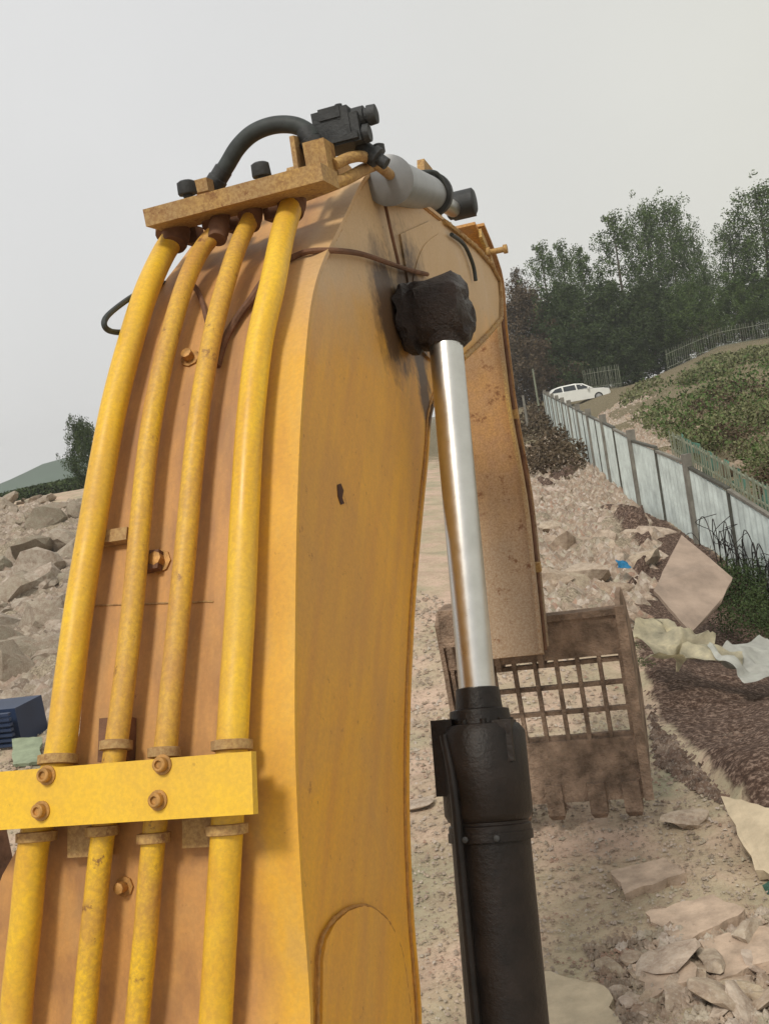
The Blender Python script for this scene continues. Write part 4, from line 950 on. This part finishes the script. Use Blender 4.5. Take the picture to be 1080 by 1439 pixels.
for l_ in (-1.62, -1.40, -1.175, -.90, -.68):
    bm = bmesh.new(); 
    prof = [(HB-.045, -2.50), (HB+.05, -2.50), (HB+.03, -2.70), (HB-.02, -2.74), (HB-.05, -2.70)]
    A_ = [bm.verts.new(HLZ(x, l_-(.055 if z > -2.73 else .04), z)) for x, z in prof]; B_ = [bm.verts.new(HLZ(x, l_+(.055 if z > -2.73 else .04), z)) for x, z in prof]
    bm.faces.new(A_); bm.faces.new(B_[::-1])
    for i in range(5): bm.faces.new((A_[i], A_[(i+1) % 5], B_[(i+1) % 5], B_[i]))
    objb('tooth', bm, M['bucket'], bk, bevel=.008)
wallp = [(HB-.05, -1.36), (HB+.04, -1.30), (HB+.22, -1.30), (HB+.42, -1.45), (HB+.62, -1.75), (HB+.66, -2.10), (HB+.45, -2.45), (HB+.12, -2.66), (HB-.05, -2.62), (HB-.03, -1.70)]
prism('side_wall', wallp, BR, BR+.03, M['bucket'], bk, .006); prism('side_wall', wallp, BL-.03, BL, M['bucket'], bk, .006)
ribbon('wall_rim', [(x-.008, z) for x, z in (wallp[8], wallp[9], wallp[0])], .02, BR-.004, BR+.055, M['bucket'], bk)
for l_ in (-1.42, -1.14): prism('ear', [(HB-.05, -1.42), (HB-.02, -1.72), (HB+.26, -1.72), (HB+.3, -1.4), (HB+.15, -1.2), (HB+.0, -1.22)], l_, l_+.035, M['bucket'], bk, .006)
side_box('link_arm', HB-.08, -1.60, -1.36, .20, .22, .24, M['bucket'], bk, .03); side_box('link_arm', HB-.05, -1.58, -1.66, .13, .14, .5, M['rusty'], bk, .03)
lathe('bucket_pin', HLZ(HB+.06, -1.5, -1.56), LV, [(0, .05), (.01, .06), (.5, .06), (.51, .05)], M['rusty'], bk, 16)

# ---- arm cylinder lying on the boom top, valve block, hoses
bx = onL(520, 238, -1.16); c1 = HLZ(3.55, -1.16, 1.12); c2 = HLZ(5.74, -1.28, 1.22)
ca = W(552, 256, (c1-CAM).dot(Fv)+.1); cb = W(605, 274, 4.9); adir = (cb-ca).normalized(); la = (cb-ca).length
ac = lathe('arm_cylinder', ca-adir*.12, adir, [(0, .05), (.02, .088), (.2, .08), (la+.10, .08), (la+.105, .088), (la+.13, .092), (la+.17, .092), (la+.18, .08), (la+.19, .06)], M['greycyl'], ex, 32)
lathe('end_cap', ca+adir*(la-.06), adir, [(0, .085), (.002, .104), (.10, .104), (.105, .085)], M['iron'], ac, 32)
re = W(640, 297, 6.0); tube('arm_rod', [cb, re], .045, M['chrome'], ac, 16)
lathe('rod_end', W(627, 292, 5.9), LV, [(0, .06), (.01, .075), (.16, .075), (.17, .06)], M['iron'], ac, 18)
box('rod_end_block', W(648, 289, 5.95), LV, HV, ZV, .13, .16, .13, M['iron'], ac, .02)
tube('line', catmull([W(592, 243, 4.7), W(612, 244, 4.75), W(623, 262, 4.8), W(622, 280, 4.9)], 6), .012, M['rubber'], ac, 8)
# ---- manifold across the boom top with the hose arch and the valve block
def onH(px, py, h):
    r = ray(px, py); return CAM+r*(h/r.dot(HV))
HM = 3.10
pa, pb = onH(203, 307, 2.90), onH(452, 241, 2.90)
mz = ((pa.z+pb.z)/2)
mb = box('manifold_bar', (pa+pb)/2+HV*.075, (pb-pa).normalized(), HV, (pb-pa).normalized().cross(HV), (pb-pa).length, .15, .052, M['dusty'], ex, .005)
for px, py in ((265, 268), (369, 243)):
    q = onH(px, py+10, 2.96); lathe('cap_screw', q, ZV, [(0, .015), (.008, .015), (.0085, .028), (.012, .03), (.045, .028), (.05, .02)], M['iron'], mb, 10)
for px, py, r in ((247, 325, .05), (307, 312, .038), (357, 298, .038), (415, 278, .05)):
    q = onH(px, py+4, HM-.02); r *= .82; lathe('port_flange', q+ZV*.045-HV*.01, -(HV*.55+ZV*.8), [(0, r*1.15), (.03, r*1.15), (.034, r*.95), (.055, r*.95), (.058, r*1.08), (.07, r*1.05)], M['rusty'], mb, 18)
for px, py in ((272, 330), (330, 312), (385, 296)):
    box('port_clamp', onH(px, py+2, HM+.02), LV, HV, ZV, .05, .06, .05, M['rusty'], mb, .012)
mp_ = box('manifold_bracket', onH(452, 232, HM+.05), LV, HV, ZV, .07, .10, .13, M['dusty'], mb, .008)
prism('bracket_rib', [(HM-.02, .74), (HM+.25, .80), (HM+.22, .86), (HM+.08, .93), (HM, .92)], -1.04, -1.025, M['dusty'], mb, .003)
hose = tube('hose', catmull([onH(a, b, HM+.06) for a, b in ((296, 268), (303, 256), (318, 234), (334, 208), (355, 188), (382, 177), (410, 176), (430, 184), (438, 195))], 8), .027, M['rubber'], ex, 20)
lathe('hose_end', onH(294, 272, HM+.06), (onH(310, 246, HM+.06)-onH(294, 272, HM+.06)), [(0, .042), (.02, .044), (.024, .033), (.055, .033), (.058, .03), (.09, .03)], M['iron'], hose, 16)
lathe('hose_end', onH(440, 206, HM+.06), (onH(428, 182, HM+.06)-onH(440, 206, HM+.06)), [(0, .036), (.02, .038), (.024, .031), (.05, .031), (.06, .029)], M['iron'], hose, 16)
box('hose_flange', onH(286, 263, HM+.0), LV, HV, ZV, .05, .05, .04, M['dusty'], hose, .01)
vb = box('valve_block', onH(474, 186, HM+.17), LV, HV, ZV, .12, .12, .115, M['iron'], ex, .018)
box('valve_cover', onH(468, 164, HM+.15), LV, HV, ZV, .07, .09, .035, M['iron'], vb, .012); box('valve_side', onH(500, 182, HM+.15), LV, HV, ZV, .04, .07, .09, M['iron'], vb, .012)
def vl(px, py, dh, ax_, prof): lathe('valve_fitting', onH(px, py, HM+dh), ax_, prof, M['iron'], vb, 14)
vl(492, 170, .17, LV, [(0, .035), (.05, .035), (.052, .026), (.06, .026), (.062, .032), (.088, .03), (.092, .015)])
vl(499, 192, .15, LV, [(0, .025), (.03, .025), (.032, .03), (.05, .028)])
vl(479, 170, .13, ZV, [(0, .022), (.03, .022), (.032, .013), (.05, .012)])
vl(497, 172, .19, ZV, [(0, .024), (.03, .022), (.04, .012)])
vl(459, 172, .17, ZV, [(0, .02), (.025, .02), (.03, .01)])
vl(453, 196, .15, -LV, [(0, .026), (.03, .024), (.034, .018)])
vl(505, 205, .20, (LV-ZV).normalized(), [(0, .026), (.05, .026), (.054, .034), (.075, .034), (.08, .02), (.11, .02)])
vl(533, 220, .22, ZV, [(0, .012), (.012, .022), (.035, .022), (.04, .01)])
box('valve_plate', onH(480, 203, HM+.17), LV, HV, ZV, .15, .14, .02, M['iron'], vb, .004)
# saddle behind the bracket that carries the arm cylinder foot
for l_ in (-1.22, -1.08): prism('cylinder_lug', [(3.45, .84), (4.0, .86), (3.9, .93), (3.7, .97), (3.55, .95)], l_, l_+.03, M['dusty'], boom, .006)
tube('return_pipe', catmull([onH(a, b, HM+c) for a, b, c in ((392, 290, .0), (425, 276, .02), (462, 262, .05), (490, 250, .12), (512, 238, .24), (528, 232, .42))], 8), .02, M['dusty'], ex, 12)
tube('return_pipe', catmull([onH(a, b, HM+c) for a, b, c in ((470, 232, .06), (492, 222, .12), (515, 222, .2), (540, 240, .42), (566, 262, .7))], 8), .018, M['dusty'], ex, 12)
def mixed(pts, off=.03):
    P = []
    for a, b in pts:
        crease = np.interp(b, [245, 330, 400, 600], [527, 478, 447, 425])
        if a < crease: P.append(on_top(a, b, off)[0])
        else: P.append(onL(a, b, LR+.012))
    return P
tube('cable', catmull(mixed([(400, 368), (420, 358), (440, 353), (475, 353), (510, 358), (548, 371), (575, 380), (600, 386)]), 8), .009, M['rusty'], ex, 8)
tube('cable', catmull([onL(a, b, LR+.012) for a, b in ((529, 250), (540, 285), (549, 325), (560, 372))], 6), .006, M['rusty'], ex, 8)
tube('cable', catmull([onL(a, b, LR+.016) for a, b in ((634, 330), (652, 345), (664, 372), (668, 395))], 6), .010, M['rubber'], ex, 8)
tube('cable', catmull([onL(a, b, -1.50) for a, b in ((250, 398), (222, 400), (192, 414), (168, 430), (150, 446), (147, 458), (156, 466), (176, 467), (200, 460))], 8), .0085, M['rubber'], ex, 8)
tube('cable', catmull([on_top(a, b, .03)[0] for a, b in ((250, 398), (272, 402), (284, 425), (292, 455), (300, 480))], 6), .008, M['rusty'], ex, 8)
tube('cable', catmull([on_top(a, b, .035)[0] for a, b in ((368, 398), (352, 422), (335, 445), (316, 478), (305, 515))], 6), .011, M['rusty'], ex, 8)
# ================================================================== air
def haze():
    bm = bmesh.new(); box_bm(bm, Vector((0, 0, 12.5)), Vector((1, 0, 0)), Vector((0, 1, 0)), ZV, 1400, 1400, 37)
    m = bpy.data.materials.new('haze'); m.use_nodes = True; n = m.node_tree; n.nodes.clear()
    o_ = n.nodes.new('ShaderNodeOutputMaterial'); v_ = n.nodes.new('ShaderNodeVolumePrincipled'); v_.inputs['Color'].default_value = (.93, .95, .97, 1); v_.inputs['Density'].default_value = .0007
    n.links.new(v_.outputs[0], o_.inputs['Volume']); o = objb('haze', bm, m); o['kind'] = 'stuff'
haze()
